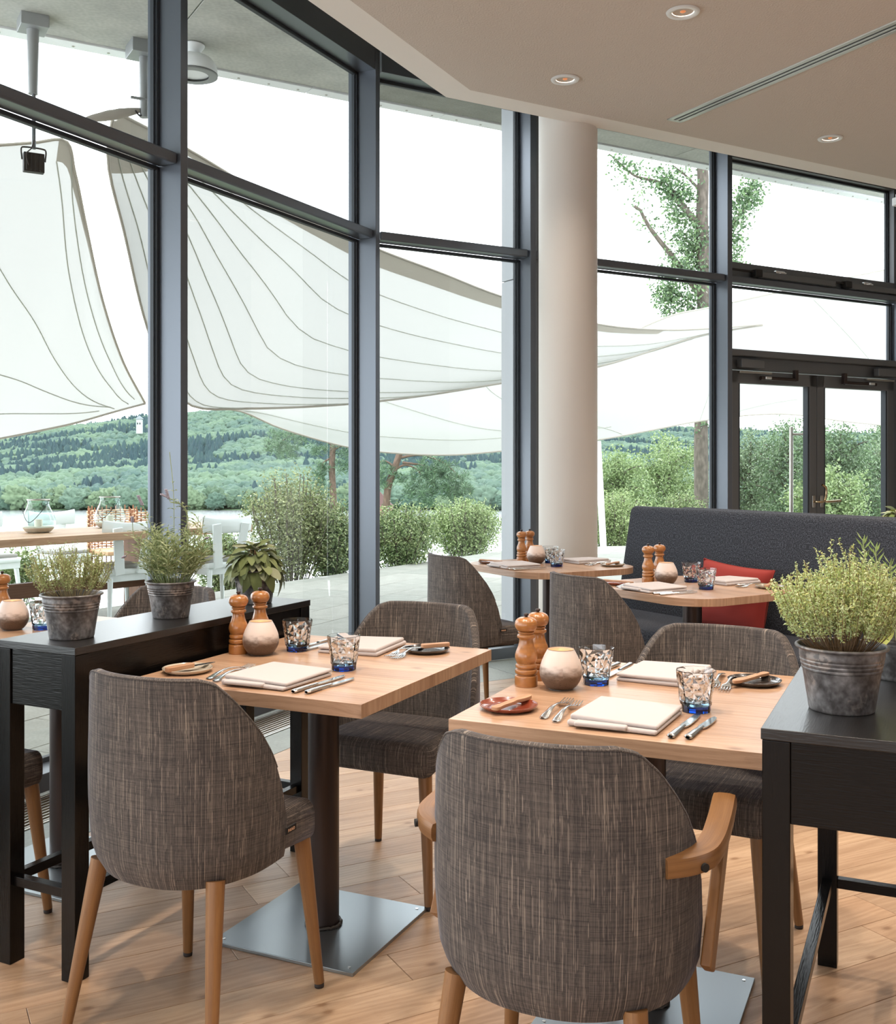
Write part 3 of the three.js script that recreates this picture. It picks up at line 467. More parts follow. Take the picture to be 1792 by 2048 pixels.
// ---------------------------------------------------------------- bench with its twin behind, red cushion
{
  const az = 147.5, L = [1.08, 6.27], len = 2.6, facingB = 237.5, c = at2(at2(L, az, len / 2, 0), facingB, 0.15, 0);
  // local: x along the bench towards the camera, -z to the table side
  const facing = az + 90;
  const make = (label, at, f) => {
    const t = thing('upholstered_bench', label, 'bench', at, f);
    const prof = [[0.04, 0.50], [0.05, 0.46], [0.155, 1.01], [0.165, 1.052], [0.20, 1.066], [0.245, 1.06], [0.25, 1.03], [0.25, 0.12], [0.03, 0.12]];
    const s = new THREE.Shape(); s.moveTo(0.045, 0.14); s.lineTo(0.045, 0.47); s.lineTo(0.148, 1.02); s.quadraticCurveTo(0.155, 1.063, 0.195, 1.065); s.quadraticCurveTo(0.235, 1.063, 0.238, 1.02); s.lineTo(0.238, 0.14); s.lineTo(0.045, 0.14);
    const g = new THREE.ExtrudeGeometry(s, { depth: len - 0.03, bevelEnabled: true, bevelThickness: 0.015, bevelSize: 0.012, bevelOffset: -0.012, bevelSegments: 4, curveSegments: 10 }); g.rotateY(-Math.PI / 2); g.translate((len - 0.03) / 2, 0, 0);
    part('backrest', boxUV(toCreasedNormals(g, R(35)), 'x'), felt, t);
    part('seat_cushion', boxUV(toCreasedNormals(box(len, 0.12, 0.52, 0, 0.42, -0.20, 0.03, 5), R(50)), 'x'), felt, t);
    part('plinth', box(len - 0.04, 0.36, 0.26, 0, 0.18, -0.10, 0.006), black, t);
    return t;
  };
  const b1 = make('dark grey felt bench with high backrest behind the round-cornered tables', [c[0], 0, c[1]], facing);
  const c2p = at2(at2(c, facing, -0.502, 0), az, 0.28, 0);
  copyOf(b1, 'twin felt bench standing back to back behind the first, showing only its top', [c2p[0], 0, c2p[1]], facing + 180);
  // cushion
  const w = 0.47, h = 0.34, g = grid(24, 24, (u, v) => { const x = u * 2 - 1, y = v * 2 - 1, e = (1 - Math.pow(Math.abs(x), 2.4)) * (1 - Math.pow(Math.abs(y), 2.4)), pull = 1 - 0.07 * (1 - x * x) * y * y - 0.0, p2 = 1 - 0.07 * (1 - y * y) * x * x; return V3(x * w / 2 * p2, y * h / 2 * pull, 0.085 * Math.pow(e, 0.5) + 0.006 * nz(x * 3, y * 3, 4) * e); });
  const g2 = g.clone(); g2.scale(1, 1, -0.8); { const ix = g2.index.array; for (let i = 0; i < ix.length; i += 3) { const q = ix[i]; ix[i] = ix[i + 1]; ix[i + 1] = q; } g2.computeVertexNormals(); } const both = merge([g, g2]);
  const q = at2(L, az, 0.98, 0), cp = at2(q, facing, 0.20, 0);
  const cu = thing('cushion', 'brick red square cushion leaning on the felt bench', 'cushion', [cp[0], 0.640, cp[1]], facing);
  const body = part('cover', both, redCloth, cu); body.rotation.set(R(11), 0, R(3));
  const sm = part('seam', tube([...Array(96)].map((_, k) => { const s = Math.floor(k / 24), q = (k % 24) / 12 - 1, x = [q, 1, -q, -1][s], y = [-1, q, 1, -q][s]; return V3(x * w / 2 * (1 - 0.07 * (1 - y * y) * x * x), y * h / 2 * (1 - 0.07 * (1 - x * x) * y * y), 0); }), 0.0025, 200, 5, true), redCloth, cu); sm.rotation.copy(body.rotation);
}

// ---------------------------------------------------------------- tableware
const TOP = 0.75;
const millParts = {
  body: slathe([[0.0001, 0], [0.0285, 0], [0.0290, 0.003], [0.0290, 0.024], [0.0280, 0.0275], [0.0235, 0.029], [0.0235, 0.0305], [0.0275, 0.033], [0.0285, 0.038], [0.0275, 0.043], [0.0235, 0.0445], [0.0235, 0.046], [0.0268, 0.048], [0.0272, 0.052], [0.0262, 0.056], [0.0238, 0.0575], [0.0262, 0.064], [0.0285, 0.074], [0.0270, 0.086], [0.0215, 0.100], [0.0185, 0.112], [0.0182, 0.121], [0.0225, 0.124], [0.0232, 0.128], [0.0222, 0.131], [0.0180, 0.133], [0.0205, 0.136], [0.0208, 0.139], [0.0001, 0.1395]], 36, 150),
  head: slathe([[0.0001, 0.1395], [0.0185, 0.1405], [0.0240, 0.1440], [0.0288, 0.1530], [0.0292, 0.1590], [0.0262, 0.1680], [0.0180, 0.1742], [0.0060, 0.1762], [0.0001, 0.1762]], 36, 60),
  knob: slathe([[0.0042, 0.1755], [0.0040, 0.1785], [0.0060, 0.1800], [0.0066, 0.1830], [0.0050, 0.1855], [0.0001, 0.1865]], 18, 24),
};
function makeMill(label, [x, d], y = TOP) { const t = thing('pepper_mill', label, 'pepper mill', [x, y, d], 0, undefined); part('body', millParts.body, millWood, t); part('head', millParts.head, millWood, t); part('finial', millParts.knob, brownSteel, t, 'dark metal finial'); return t; }
// candle holder with tea light
const bowlG = slathe([[0.029, 0.001], [0.037, 0.006], [0.0485, 0.022], [0.0537, 0.040], [0.0512, 0.061], [0.0420, 0.084], [0.0340, 0.0990], [0.0333, 0.1010], [0.0323, 0.0990], [0.0400, 0.0830], [0.0490, 0.0605], [0.0514, 0.0400], [0.0462, 0.0230], [0.0360, 0.0080], [0.0290, 0.0040], [0.0001, 0.0035]], 44, 110);
const bowlBase = lathe([[0, 0], [0.031, 0], [0.0315, 0.002], [0, 0.002]], 32);
const waxG = lathe([[0, 0.004], [0.019, 0.004], [0.019, 0.020], [0.017, 0.021], [0, 0.019]], 24), flameG = slathe([[0.0001, 0.022], [0.0038, 0.026], [0.0042, 0.031], [0.0018, 0.040], [0.0001, 0.046]], 12, 20);
{ // re-map v of the bowl to its height
  const p = bowlG.attributes.position, u = bowlG.attributes.uv; for (let i = 0; i < p.count; i++) u.setY(i, p.getY(i) / 0.1); }
function makeCandle(label, [x, d], y = TOP) {
  const t = thing('candle_holder', label, 'candle holder', [x, y, d]);
  part('bowl', bowlG, candleGlass, t); part('foot', bowlBase, candleGlass, t); const w = part('tea_light', waxG, waxWhite, t); part('flame', flameG, flameGlow, w);
  const l = new THREE.PointLight(new THREE.Color(1, 0.5, 0.2), 0.016, 0, 2); l.position.set(0, 0.034, 0); l.castShadow = true; t.add(l); l.shadow.radius = 0.2; return t;
}
// faceted tumbler with a blue base
const tumbler = (() => {
  const N = 11, rows = 5, pos = [], rr = (y) => lerp(0.0345, 0.0462, Math.pow(clamp((y - 0.014) / 0.081), 0.85));
  const ring = (k) => { const y = 0.020 + (0.082 - 0.020) * k / (rows - 1); return [...Array(N)].map((_, i) => { const a = (i + (k % 2) * 0.5) / N * Math.PI * 2, r = rr(y) + ((i * 7 + k * 3) % 3 - 1) * 0.0007; return V3(Math.cos(a) * r, y + (((i * 5 + k * 11) % 4) - 1.5) * 0.0030, Math.sin(a) * r); }); };
  const rings = [...Array(rows)].map((_, k) => ring(k)), tri = (a, b, c) => pos.push(a.x, a.y, a.z, b.x, b.y, b.z, c.x, c.y, c.z);
  for (let k = 0; k < rows - 1; k++) for (let i = 0; i < N; i++) { const j = (i + 1) % N, A = rings[k], B = rings[k + 1]; if (k % 2 === 0) { tri(A[i], B[i], A[j]); tri(A[j], B[i], B[j]); } else { tri(A[i], B[j], A[j]); tri(A[i], B[i], B[j]); } }
  const circle = (r, y) => [...Array(N)].map((_, i) => V3(Math.cos((i + ((rows - 1) % 2) * 0.5) / N * Math.PI * 2) * r, y, Math.sin((i + ((rows - 1) % 2) * 0.5) / N * Math.PI * 2) * r)), circ0 = (r, y) => [...Array(N)].map((_, i) => V3(Math.cos(i / N * Math.PI * 2) * r, y, Math.sin(i / N * Math.PI * 2) * r));
  const band = (A, B) => { for (let i = 0; i < N; i++) { const j = (i + 1) % N; tri(A[i], B[i], A[j]); tri(A[j], B[i], B[j]); } };
  const top = circle(0.0462, 0.0945), topIn = circle(0.0448, 0.0953), in1 = circle(0.0440, 0.09), in2 = circle(0.0325, 0.024), ctr = V3(0, 0.0225, 0);
  band(rings[rows - 1], top); band(top, topIn); band(topIn, in1); band(in1, in2); for (let i = 0; i < N; i++) tri(in2[i], ctr, in2[(i + 1) % N]);
  const b0 = circ0(0.0338, 0.0155); band(b0, rings[0]); const c0 = V3(0, 0.0155, 0); for (let i = 0; i < N; i++) tri(c0, b0[i], b0[(i + 1) % N]);
  const g = new THREE.BufferGeometry(); g.setAttribute('position', new THREE.Float32BufferAttribute(pos, 3)); g.computeVertexNormals();
  const base = lathe([[0, 0.0002], [0.0315, 0.0002], [0.0333, 0.002], [0.0340, 0.0152], [0, 0.0152]], 11).toNonIndexed(); base.computeVertexNormals();
  return { g, base };
})();
function makeGlass(label, [x, d], y = TOP, turn = 0) { const t = thing('tumbler', label, 'glass', [x, y, d], turn); part('bowl', tumbler.g, clearGlass, t); part('base', tumbler.base, blueGlass, t, 'blue glass base'); return t; }
// bread plate
const plateRing = slathe([[0.0001, 0.0035], [0.030, 0.0035], [0.050, 0.0045], [0.060, 0.008], [0.0655, 0.0125], [0.0670, 0.0135], [0.0680, 0.0128], [0.0670, 0.0105], [0.0600, 0.0040], [0.048, 0.0006], [0.044, 0], [0.0001, 0.0002]], 56, 70);
const glaze = (r, g, b) => phy({ color: srgb(r, g, b), roughness: 0.25, clearcoat: 1, clearcoatRoughness: 0.06 });
const glazes = { red: glaze(128, 56, 36), dark: glaze(48, 44, 42), cream: glaze(190, 178, 160), brown: glaze(116, 74, 54), sand: glaze(150, 138, 120) };
// flat things drawn as an outline and extruded
function cut(pts, depth, bevel = 0.0008) { const c = new THREE.CatmullRomCurve3(pts.map(([x, y]) => V3(x, y, 0)), true, 'centripetal').getPoints(70), s = new THREE.Shape(c.map((p) => new THREE.Vector2(p.x, p.y))); const g = new THREE.ExtrudeGeometry(s, { depth, bevelEnabled: true, bevelThickness: bevel, bevelSize: bevel, bevelOffset: -bevel, bevelSegments: 2 }); g.rotateX(-Math.PI / 2); return g; }
const spreaderG = boxUV(cut([[-0.008, -0.075], [0.008, -0.075], [0.0085, -0.04], [0.0105, 0.0], [0.009, 0.02], [0.0155, 0.045], [0.014, 0.078], [0.004, 0.088], [-0.006, 0.07], [-0.0085, 0.02], [-0.0075, -0.03]], 0.0055, 0.0012), 'z');
const bladeG = cut([[-0.005, 0.0], [0.005, 0.0], [0.009, 0.03], [0.009, 0.075], [0.003, 0.09], [-0.005, 0.07]], 0.0012, 0.0005), stubG = boxUV(cut([[-0.008, -0.075], [0.008, -0.075], [0.0095, -0.03], [0.0085, 0.012], [-0.0085, 0.012], [-0.0095, -0.03]], 0.009, 0.0015), 'z');
// ribbon: swept flat section along z with width w(s), height y(s)
function ribbon(n, L, w, y, th) { const sec = 10; return grid(n, sec, (u, v) => { const q = v * Math.PI * 2, W = w(u) / 2, t = th(u) / 2; return V3(Math.cos(q) * W, y(u) + Math.sin(q) * t, -u * L); }); }
const forkG = (() => {
  const L = 0.205, w = (u) => interp(u, [[0, 0.010], [0.03, 0.0195], [0.12, 0.0180], [0.45, 0.0072], [0.60, 0.0068], [0.66, 0.012], [0.70, 0.0245], [0.76, 0.026]]), y = (u) => 0.0035 + 0.012 * Math.sin(clamp((u - 0.05) / 0.75) * Math.PI) * 0.9 - 0.0 + (u > 0.85 ? (u - 0.85) * 0.02 : 0);
  const g = [ribbon(40, L * 0.76, (u) => w(u * 0.76), (u) => y(u * 0.76), (u) => interp(u, [[0, 0.002], [0.5, 0.0045], [1, 0.0022]]))];
  for (let k = 0; k < 4; k++) { const x = (k - 1.5) * 0.0070, r = ribbon(10, L * 0.26, (u) => lerp(0.0046, 0.0026, u), (u) => y(0.74 + 0.26 * u), () => 0.0020); r.translate(x, 0, -L * 0.74); g.push(r); }
  return merge(g);
})();
const spoonG = (() => { const L = 0.20, a = ribbon(34, L * 0.72, (u) => interp(u, [[0, 0.010], [0.05, 0.018], [0.2, 0.015], [0.6, 0.0065], [1, 0.008]]), (u) => 0.003 + 0.009 * Math.sin(u * Math.PI * 0.9), () => 0.003), b = grid(14, 20, (u, v) => { const q = v * Math.PI * 2; return V3(Math.cos(q) * 0.0205 * Math.sin(u * Math.PI / 2), 0.010 - 0.009 * Math.cos(u * Math.PI / 2) * 0.9, -L * 0.845 + Math.sin(q) * 0.031 * Math.sin(u * Math.PI / 2)); }); return merge([a, b]); })();
const handleG = ribbon(26, 0.098, (u) => interp(u, [[0, 0.010], [0.04, 0.0180], [0.5, 0.0150], [0.9, 0.0115], [1, 0.012]]), () => 0.0056, (u) => interp(u, [[0, 0.006], [0.05, 0.0105], [0.6, 0.0095], [1, 0.007]])), collarG = ribbon(4, 0.006, () => 0.0132, () => 0.0056, () => 0.0082); collarG.translate(0, 0, -0.096);
const knifeBlade = (L) => { const g = cut([[-0.0055, 0.095], [0.0062, 0.095], [0.0105, 0.112], [0.0105, L * 0.86], [0.006, L * 0.97], [0.0, L], [-0.0035, L * 0.95], [-0.0065, 0.15]], 0.0013, 0.0005); g.translate(0, 0.0042, 0); return g; };
const blades = [knifeBlade(0.232), knifeBlade(0.205)];
const napkinG = (() => {
  const layer = (w, d, x, y, z, th, k, tilt = 0) => { const g = new RoundedBoxGeometry(w, th, d, 8, th * 0.49), p = g.attributes.position; for (let i = 0; i < p.count; i++) { const px = p.getX(i), pz = p.getZ(i); p.setY(i, p.getY(i) + 0.003 * nz(px * 14 + k, pz * 14, k) + 0.0024 * Math.sin(pz * 22 + k) * (px / w + 0.5) + tilt * pz); p.setX(i, px + 0.004 * nz(pz * 12, k, 3)); p.setZ(i, pz + 0.004 * nz(px * 12, k, 8)); } g.translate(x, y, z); return g; };
  const soft = (g) => { const p = g.attributes.position; for (let i = 0; i < p.count; i++) { const x = p.getX(i), y = p.getY(i); p.setY(i, 0.0006 + y * (1.15 - 0.28 * (x / 0.196 + 0.5) + 0.10 * nz(x * 16, p.getZ(i) * 16, 2))); } g.computeVertexNormals(); return g; };
  return merge([soft(layer(0.198, 0.222, 0, 0.0062, 0.002, 0.011, 1)), soft(layer(0.194, 0.212, 0.003, 0.0158, -0.003, 0.0105, 5))]);
})();
const napkinFold = (() => { const g = new RoundedBoxGeometry(0.115, 0.010, 0.05, 5, 0.0046); g.rotateY(R(5)); g.translate(-0.022, 0.0100, 0.099); return g; })();

// one cover: u, v = metres along and across its table from the table's centre; the far cover is the near one turned round
const proto = {};
function put(kind, make, label, p, y, facing, group) { const [x, d] = p; let o; if (!proto[kind]) { o = proto[kind] = make(label); } else { o = proto[kind].clone(); o.name = numbered(proto[kind].name); o.userData = { ...proto[kind].userData, label }; delete o.userData.group; scene.add(o); } o.position.set(x, y, -d); o.rotation.set(0, -R(facing), 0); if (group) o.userData.group = group; return o; }
const makeFork = (label) => { const t = thing('fork', label, 'fork'); part('fork_body', forkG, steel, t); return t; };
const makeSpoon = (label) => { const t = thing('spoon', label, 'spoon'); part('spoon_body', spoonG, steel, t); return t; };
const makeKnife = (k) => (label) => { const t = thing('table_knife', label, 'knife'); part('handle', handleG, steel, t); part('collar', collarG, steel, t); part('blade', blades[k], steel, t); return t; };
const makeNapkin = (label) => { const t = thing('napkin', label, 'napkin'); part('cloth', napkinG, napkinCloth, t); part('fold', napkinFold, napkinCloth, t); return t; };
const makePlate = (label, g) => { const t = thing('bread_plate', label, 'plate'); part('dish', plateRing, g, t); return t; };
const makeSpreader = (label) => { const t = thing('butter_spreader', label, 'butter knife'); part('wooden_body', spreaderG, paleWood, t); return t; };
const makeButterKnife = (label) => { const t = thing('butter_knife', label, 'butter knife'); part('handle', stubG, paleWood, t, 'pale wooden handle'); part('blade', bladeG, steel, t); return t; };
function cover(key, side, where, plateName, plateGlaze, o = {}) {
  const c = T[key], az = AZT[key], turn = side === 'far' ? 180 : 0, k = side === 'far' ? -1 : 1, at = (u, v) => at2(c, az, u * k, v * k), f = az + turn, sh = o.shift ?? 0;
  const wh = where;
  put('napkin', makeNapkin, 'folded pale napkin ' + wh, at(-0.250, 0.012), TOP + 0.0005, f + (o.nap ?? 2));
  put('fork', makeFork, 'steel fork ' + (o.forkWhere ?? 'farther from napkin ') + wh, at(-0.325, -0.157), TOP, f - 1);
  if (!o.oneFork) put(o.spoon ? 'spoon' : 'fork', o.spoon ? makeSpoon : makeFork, o.spoon ? 'steel spoon ' + wh : 'steel fork touching napkin ' + wh, at(-0.345, -0.121), TOP + 0.001, f - 3);
  put('knifeA', makeKnife(0), 'steel knife next to napkin ' + wh, at(-0.372, 0.138), TOP, f + 3);
  put('knifeB', makeKnife(1), 'steel knife farther from napkin ' + wh, at(-0.365, 0.172), TOP, f + 5);
  const pp = at(o.pu ?? -0.262, o.pv ?? -0.262);
  put('plate' + plateName, (l) => makePlate(l, plateGlaze), plateName + ' glazed bread plate ' + wh, pp, TOP, f);
  const sp = at((o.pu ?? -0.262) + (o.su ?? 0), (o.pv ?? -0.262) + (o.sv ?? 0.005)), tilt = o.spread ?? 8;
  const b = put(o.butter ? 'butterKnife' : 'spreader', o.butter ? makeButterKnife : makeSpreader, (o.butter ? 'wooden-handled butter knife' : 'wooden butter spreader') + ' across ' + plateName + ' plate ' + wh.replace('on the ', ''), sp, TOP + 0.0135, f + tilt);
}
cover('one', 'near', 'on the camera side, table beside three herb pots', 'cream', glazes.cream, { butter: true, spread: 12, pv: -0.272 });
cover('one', 'far', 'on the far side, table beside three herb pots', 'dark', glazes.dark, { butter: true, spread: 42, pv: -0.19, pu: -0.285, nap: -4 });
cover('two', 'near', 'on the camera side, table beside big thyme pot', 'red', glazes.red, { spread: 8 });
cover('two', 'far', 'on the far side, table beside big thyme pot', 'black', glazes.dark, { spread: 20, pv: -0.215, nap: 5 });
cover('three', 'near', 'on the chair side, table by white column', 'brown', glazes.brown, { spread: 70, pu: -0.25, pv: -0.24 });
cover('three', 'far', 'on the far side, table by white column', 'sand', glazes.sand, { spread: 150, pu: -0.25, pv: -0.24, spoon: true });
cover('four', 'near', 'on the chair side, table by red cushion', 'rust', glazes.red, { spread: 70, pu: -0.25, pv: -0.24 });
cover('four', 'far', 'on the bench side, table by red cushion', 'stone', glazes.sand, { spread: 150, pu: -0.25, pv: -0.24, spoon: true });
const set = (key, u, v) => at2(T[key], AZT[key], u, v);
const named = { one: 'on table beside three herb pots', two: 'on table beside big thyme pot', three: 'on table by white column', four: 'on table by red cushion', five: 'on table behind three herb pots' };
// mills, candles, tumblers
const mill0 = makeMill('wooden pepper mill nearer the camera ' + named.one, set('one', 0.03, -0.315));
const millAt = (label, p) => copyOf(mill0, label, [p[0], TOP, p[1]], 0);
millAt('wooden pepper mill standing behind its twin ' + named.one, set('one', 0.135, -0.310));
millAt('wooden pepper mill nearer the camera ' + named.two, [0.2, 2.70]);
millAt('wooden pepper mill standing behind its twin ' + named.two, [0.237, 2.785]);
millAt('wooden pepper mill farther from the candle ' + named.three, [0.424, 6.08]);
millAt('wooden pepper mill behind the candle ' + named.three, [0.475, 6.14]);
millAt('wooden pepper mill farther from the candle ' + named.four, [0.952, 5.02]);
millAt('wooden pepper mill behind the candle ' + named.four, [1.022, 5.10]);
millAt('wooden pepper mill cut by the picture edge ' + named.five, [-1.585, 3.75]);
const candle0 = makeCandle('frosted bronze candle holder glowing ' + named.one, [-0.557, 3.14]);
for (const [k, p] of [['two', [0.285, 2.665]], ['three', [0.502, 6.0]], ['four', [1.03, 4.98]], ['five', [-1.49, 3.61]]]) copyOf(candle0, 'frosted bronze candle holder glowing ' + named[k], [p[0], TOP, p[1]], 0);
const glass0 = makeGlass('blue-based tumbler nearer the candle ' + named.one, [-0.4575, 3.205]);
for (const [label, p, tn] of [['blue-based tumbler at the knife tips ' + named.one, [-0.287, 2.91], 9], ['blue-based tumbler next to the candle ' + named.two, [0.3826, 2.722], 4], ['blue-based tumbler at the knife tips ' + named.two, [0.57, 2.425], 14], ['blue-based tumbler partly hidden by its twin ' + named.three, [0.585, 6.02], 3], ['blue-based tumbler in front of its twin ' + named.three, [0.597, 5.80], 11], ['blue-based tumbler partly hidden by its twin ' + named.four, [1.165, 5.05], 2], ['blue-based tumbler in front of its twin ' + named.four, [1.165, 4.76], 12], ['blue-based tumbler half hidden by a herb pot ' + named.five, [-1.39, 3.62], 5]]) copyOf(glass0, label, [p[0], TOP, p[1]], tn);
put('napkin', makeNapkin, 'folded pale linen napkin on the table behind the three herb pots', set('five', 0.26, 0.20), TOP + 0.0005, 25);

// ---------------------------------------------------------------- potted herbs
const potOuter = slathe([[0.0001, 0], [0.0565, 0], [0.0585, 0.003], [0.0600, 0.012], [0.0695, 0.072], [0.0700, 0.0745], [0.0712, 0.0755], [0.0716, 0.079], [0.0710, 0.0805], [0.0722, 0.083], [0.0732, 0.086], [0.0726, 0.088], [0.0738, 0.0905], [0.0748, 0.0935], [0.0742, 0.0955], [0.0755, 0.099], [0.0765, 0.112], [0.0790, 0.1145], [0.0820, 0.1150], [0.0835, 0.1175], [0.0825, 0.1200], [0.0795, 0.1205], [0.0770, 0.1190], [0.0745, 0.1100], [0.0700, 0.090], [0.0001, 0.089]], 56, 150);
{ const p = potOuter.attributes.position, u = potOuter.attributes.uv; for (let i = 0; i < p.count; i++) u.setY(i, p.getY(i) * 2.1); }
const soilG = (() => { const g = new THREE.CircleGeometry(0.0735, 40, 0); return grid(8, 40, (u, v) => V3(Math.cos(v * Math.PI * 2) * 0.0735 * u, 0.103 + 0.006 * nz(u * 5, v * 9, 3) * (1 - u), Math.sin(v * Math.PI * 2) * 0.0735 * u)); })();
const seamG = (() => { const pts = []; for (let i = 0; i <= 8; i++) { const y = 0.004 + 0.108 * i / 8; pts.push(V3(0, y, lerp(0.0592, 0.0772, i / 8))); } return tube(pts, 0.0012, 20, 5); })();
function makePot(name, label, at, facing, scale = 1) {
  const t = thing(name, label, 'potted plant', at, facing); t.scale.setScalar(scale);
  const p = part('pot', potOuter, zinc, t, 'weathered zinc pot'); part('pot_seam', seamG, zinc, p); part('soil', soilG, soil, t); return t;
}
// an oval leaf from base along dir, bent down by droop
function leafGeo(L, W, droop, curl = 0.15, n = 5) { return grid(n, 2, (u, v) => { const w = W / 2 * Math.pow(Math.sin(Math.PI * Math.pow(clamp(u * 0.96 + 0.02), 0.95)), 0.7), s = v * 2 - 1; return V3(s * w, -droop * u * u * L + curl * Math.abs(s) * w, u * L * (1 - 0.25 * droop * u)); }); }
const orient = (g, at, dir, roll = 0, s = 1) => { const q = g.clone(), f = dir.clone().normalize(), side = V3(0, 1, 0).cross(f); if (side.lengthSq() < 1e-6) side.set(1, 0, 0); side.normalize(); const up = f.clone().cross(side), m = new THREE.Matrix4().makeBasis(side, up, f), ro = new THREE.Matrix4().makeRotationZ(roll), sc = new THREE.Matrix4().makeScale(s, s, s); q.applyMatrix4(m.multiply(ro).multiply(sc)); q.translate(at.x, at.y, at.z); return q; };
// fast merged leaves: each a bent strip of 4 triangles
class Leaves {
  constructor() { this.p = []; this.n = []; this.i = []; }
  add(at, dir, L, W, rnd, droop = 0.2) {
    const f = dir.clone().normalize(), side = V3(rnd() - 0.5, rnd() - 0.5, rnd() - 0.5).cross(f).normalize(), up = f.clone().cross(side), k = this.p.length / 3;
    const mid = at.clone().addScaledVector(f, L * 0.5), tip = at.clone().addScaledVector(f, L); tip.y -= droop * L;
    for (const q of [at, mid.clone().addScaledVector(side, W / 2), mid.clone().addScaledVector(side, -W / 2).addScaledVector(up, W * 0.1), tip]) { this.p.push(q.x, q.y, q.z); this.n.push(up.x, up.y, up.z); }
    this.i.push(k, k + 2, k + 1, k + 1, k + 2, k + 3);
  }
  geo() { const g = new THREE.BufferGeometry(); g.setAttribute('position', new THREE.Float32BufferAttribute(this.p, 3)); g.setAttribute('normal', new THREE.Float32BufferAttribute(this.n, 3)); g.setAttribute('uv', new THREE.BufferAttribute(new Float32Array(this.p.length / 3 * 2), 2)); g.setIndex(this.i); return g; }
}
function thyme(pot, seed, { height, spread, n, leafMats, stemMat, sprigs = 0, dens = 1, leaf = 0.0065, lean = 0 }) {
  const r = rng(seed), stems = [], L = leafMats.map(() => new Leaves());
  for (let k = 0; k < n; k++) {
    const tall = k < sprigs, a = r() * Math.PI * 2, q = Math.sqrt(r()), len = height * (tall ? 1.15 : 0.72 + 0.34 * r()) * (1 - 0.25 * q), out = spread * q * (tall ? 0.7 : 1);
    const base = V3(Math.cos(a) * 0.045 * q, 0.102, Math.sin(a) * 0.045 * q), tip = V3(Math.cos(a) * out + lean + (r() - 0.5) * 0.02, 0.103 + len, Math.sin(a) * out + (r() - 0.5) * 0.02), mid = base.clone().lerp(tip, 0.5).add(V3(Math.cos(a) * out * 0.14 + (r() - 0.5) * 0.02, -0.012, Math.sin(a) * out * 0.14 + (r() - 0.5) * 0.02));
    const c = new THREE.QuadraticBezierCurve3(base, mid, tip), bits = [c];
    const twigs = tall ? 0 : 3 + Math.floor(r() * 3); for (let j = 0; j < twigs; j++) { const t0 = 0.35 + 0.5 * r(), p0 = c.getPoint(t0), d = V3(r() - 0.5, 0.35 + r() * 0.8, r() - 0.5).normalize().multiplyScalar(len * (0.22 + 0.22 * r())); bits.push(new THREE.QuadraticBezierCurve3(p0, p0.clone().addScaledVector(d, 0.5).add(V3((r() - 0.5) * 0.008, 0.002, (r() - 0.5) * 0.008)), p0.clone().add(d))); }
    bits.forEach((b, bi) => {
      stems.push(new THREE.TubeGeometry(b, bi ? 3 : 7, bi ? 0.0004 : 0.0007, 3));
      const bl = b.getLength(), m = Math.round(bl / 0.0042 * dens);
      for (let j = 0; j < m; j++) { const t = bi ? j / m : lerp(tall ? 0.2 : 0.34, 1, j / m), p = b.getPoint(t), tg = b.getTangent(t), f = V3(r() - 0.5, r() - 0.35, r() - 0.5).normalize().addScaledVector(tg, 0.4); L[Math.floor(r() * L.length)].add(p, f, leaf * (0.6 + 0.8 * r()) * (tall && t > 0.6 ? 0.8 : 1), leaf * 0.45, r); }
    });
  }
  const st = part('stems', merge(stems), stemMat, pot, 'thin woody stems'); L.forEach((l, i) => part('foliage', l.geo(), leafMats[i], pot));
}
const stemBrown = std({ color: srgb(126, 98, 70), roughness: 0.9 }), stemGreen = std({ color: srgb(140, 152, 104), roughness: 0.8 });
const H = 0.8525;
const pot1 = makePot('potted_thyme', 'small zinc pot of wispy olive-green thyme, first of the three on its console', [-1.010, H, 2.832], 200, 0.985);
thyme(pot1, 21, { height: 0.15, spread: 0.118, n: 95, leafMats: [leafMat(172, 186, 126), leafMat(190, 200, 144), leafMat(148, 164, 100)], stemMat: std({ color: srgb(142, 126, 92), roughness: 0.9 }), dens: 1.15, leaf: 0.0066, lean: 0.008 });
const pot4 = makePot('potted_thyme', 'big zinc pot overflowing with pale yellow-green thyme in front', [0.748, H, 2.005], 150, 1.02);
thyme(pot4, 33, { height: 0.185, spread: 0.125, n: 150, leafMats: [leafMat(200, 216, 160), leafMat(218, 228, 178), leafMat(176, 196, 128), leafMat(210, 212, 140)], stemMat: stemBrown, sprigs: 8, dens: 2.6, leaf: 0.0066 });
const greyGreen = [leafMat(150, 162, 116), leafMat(172, 180, 138), leafMat(122, 138, 88)];
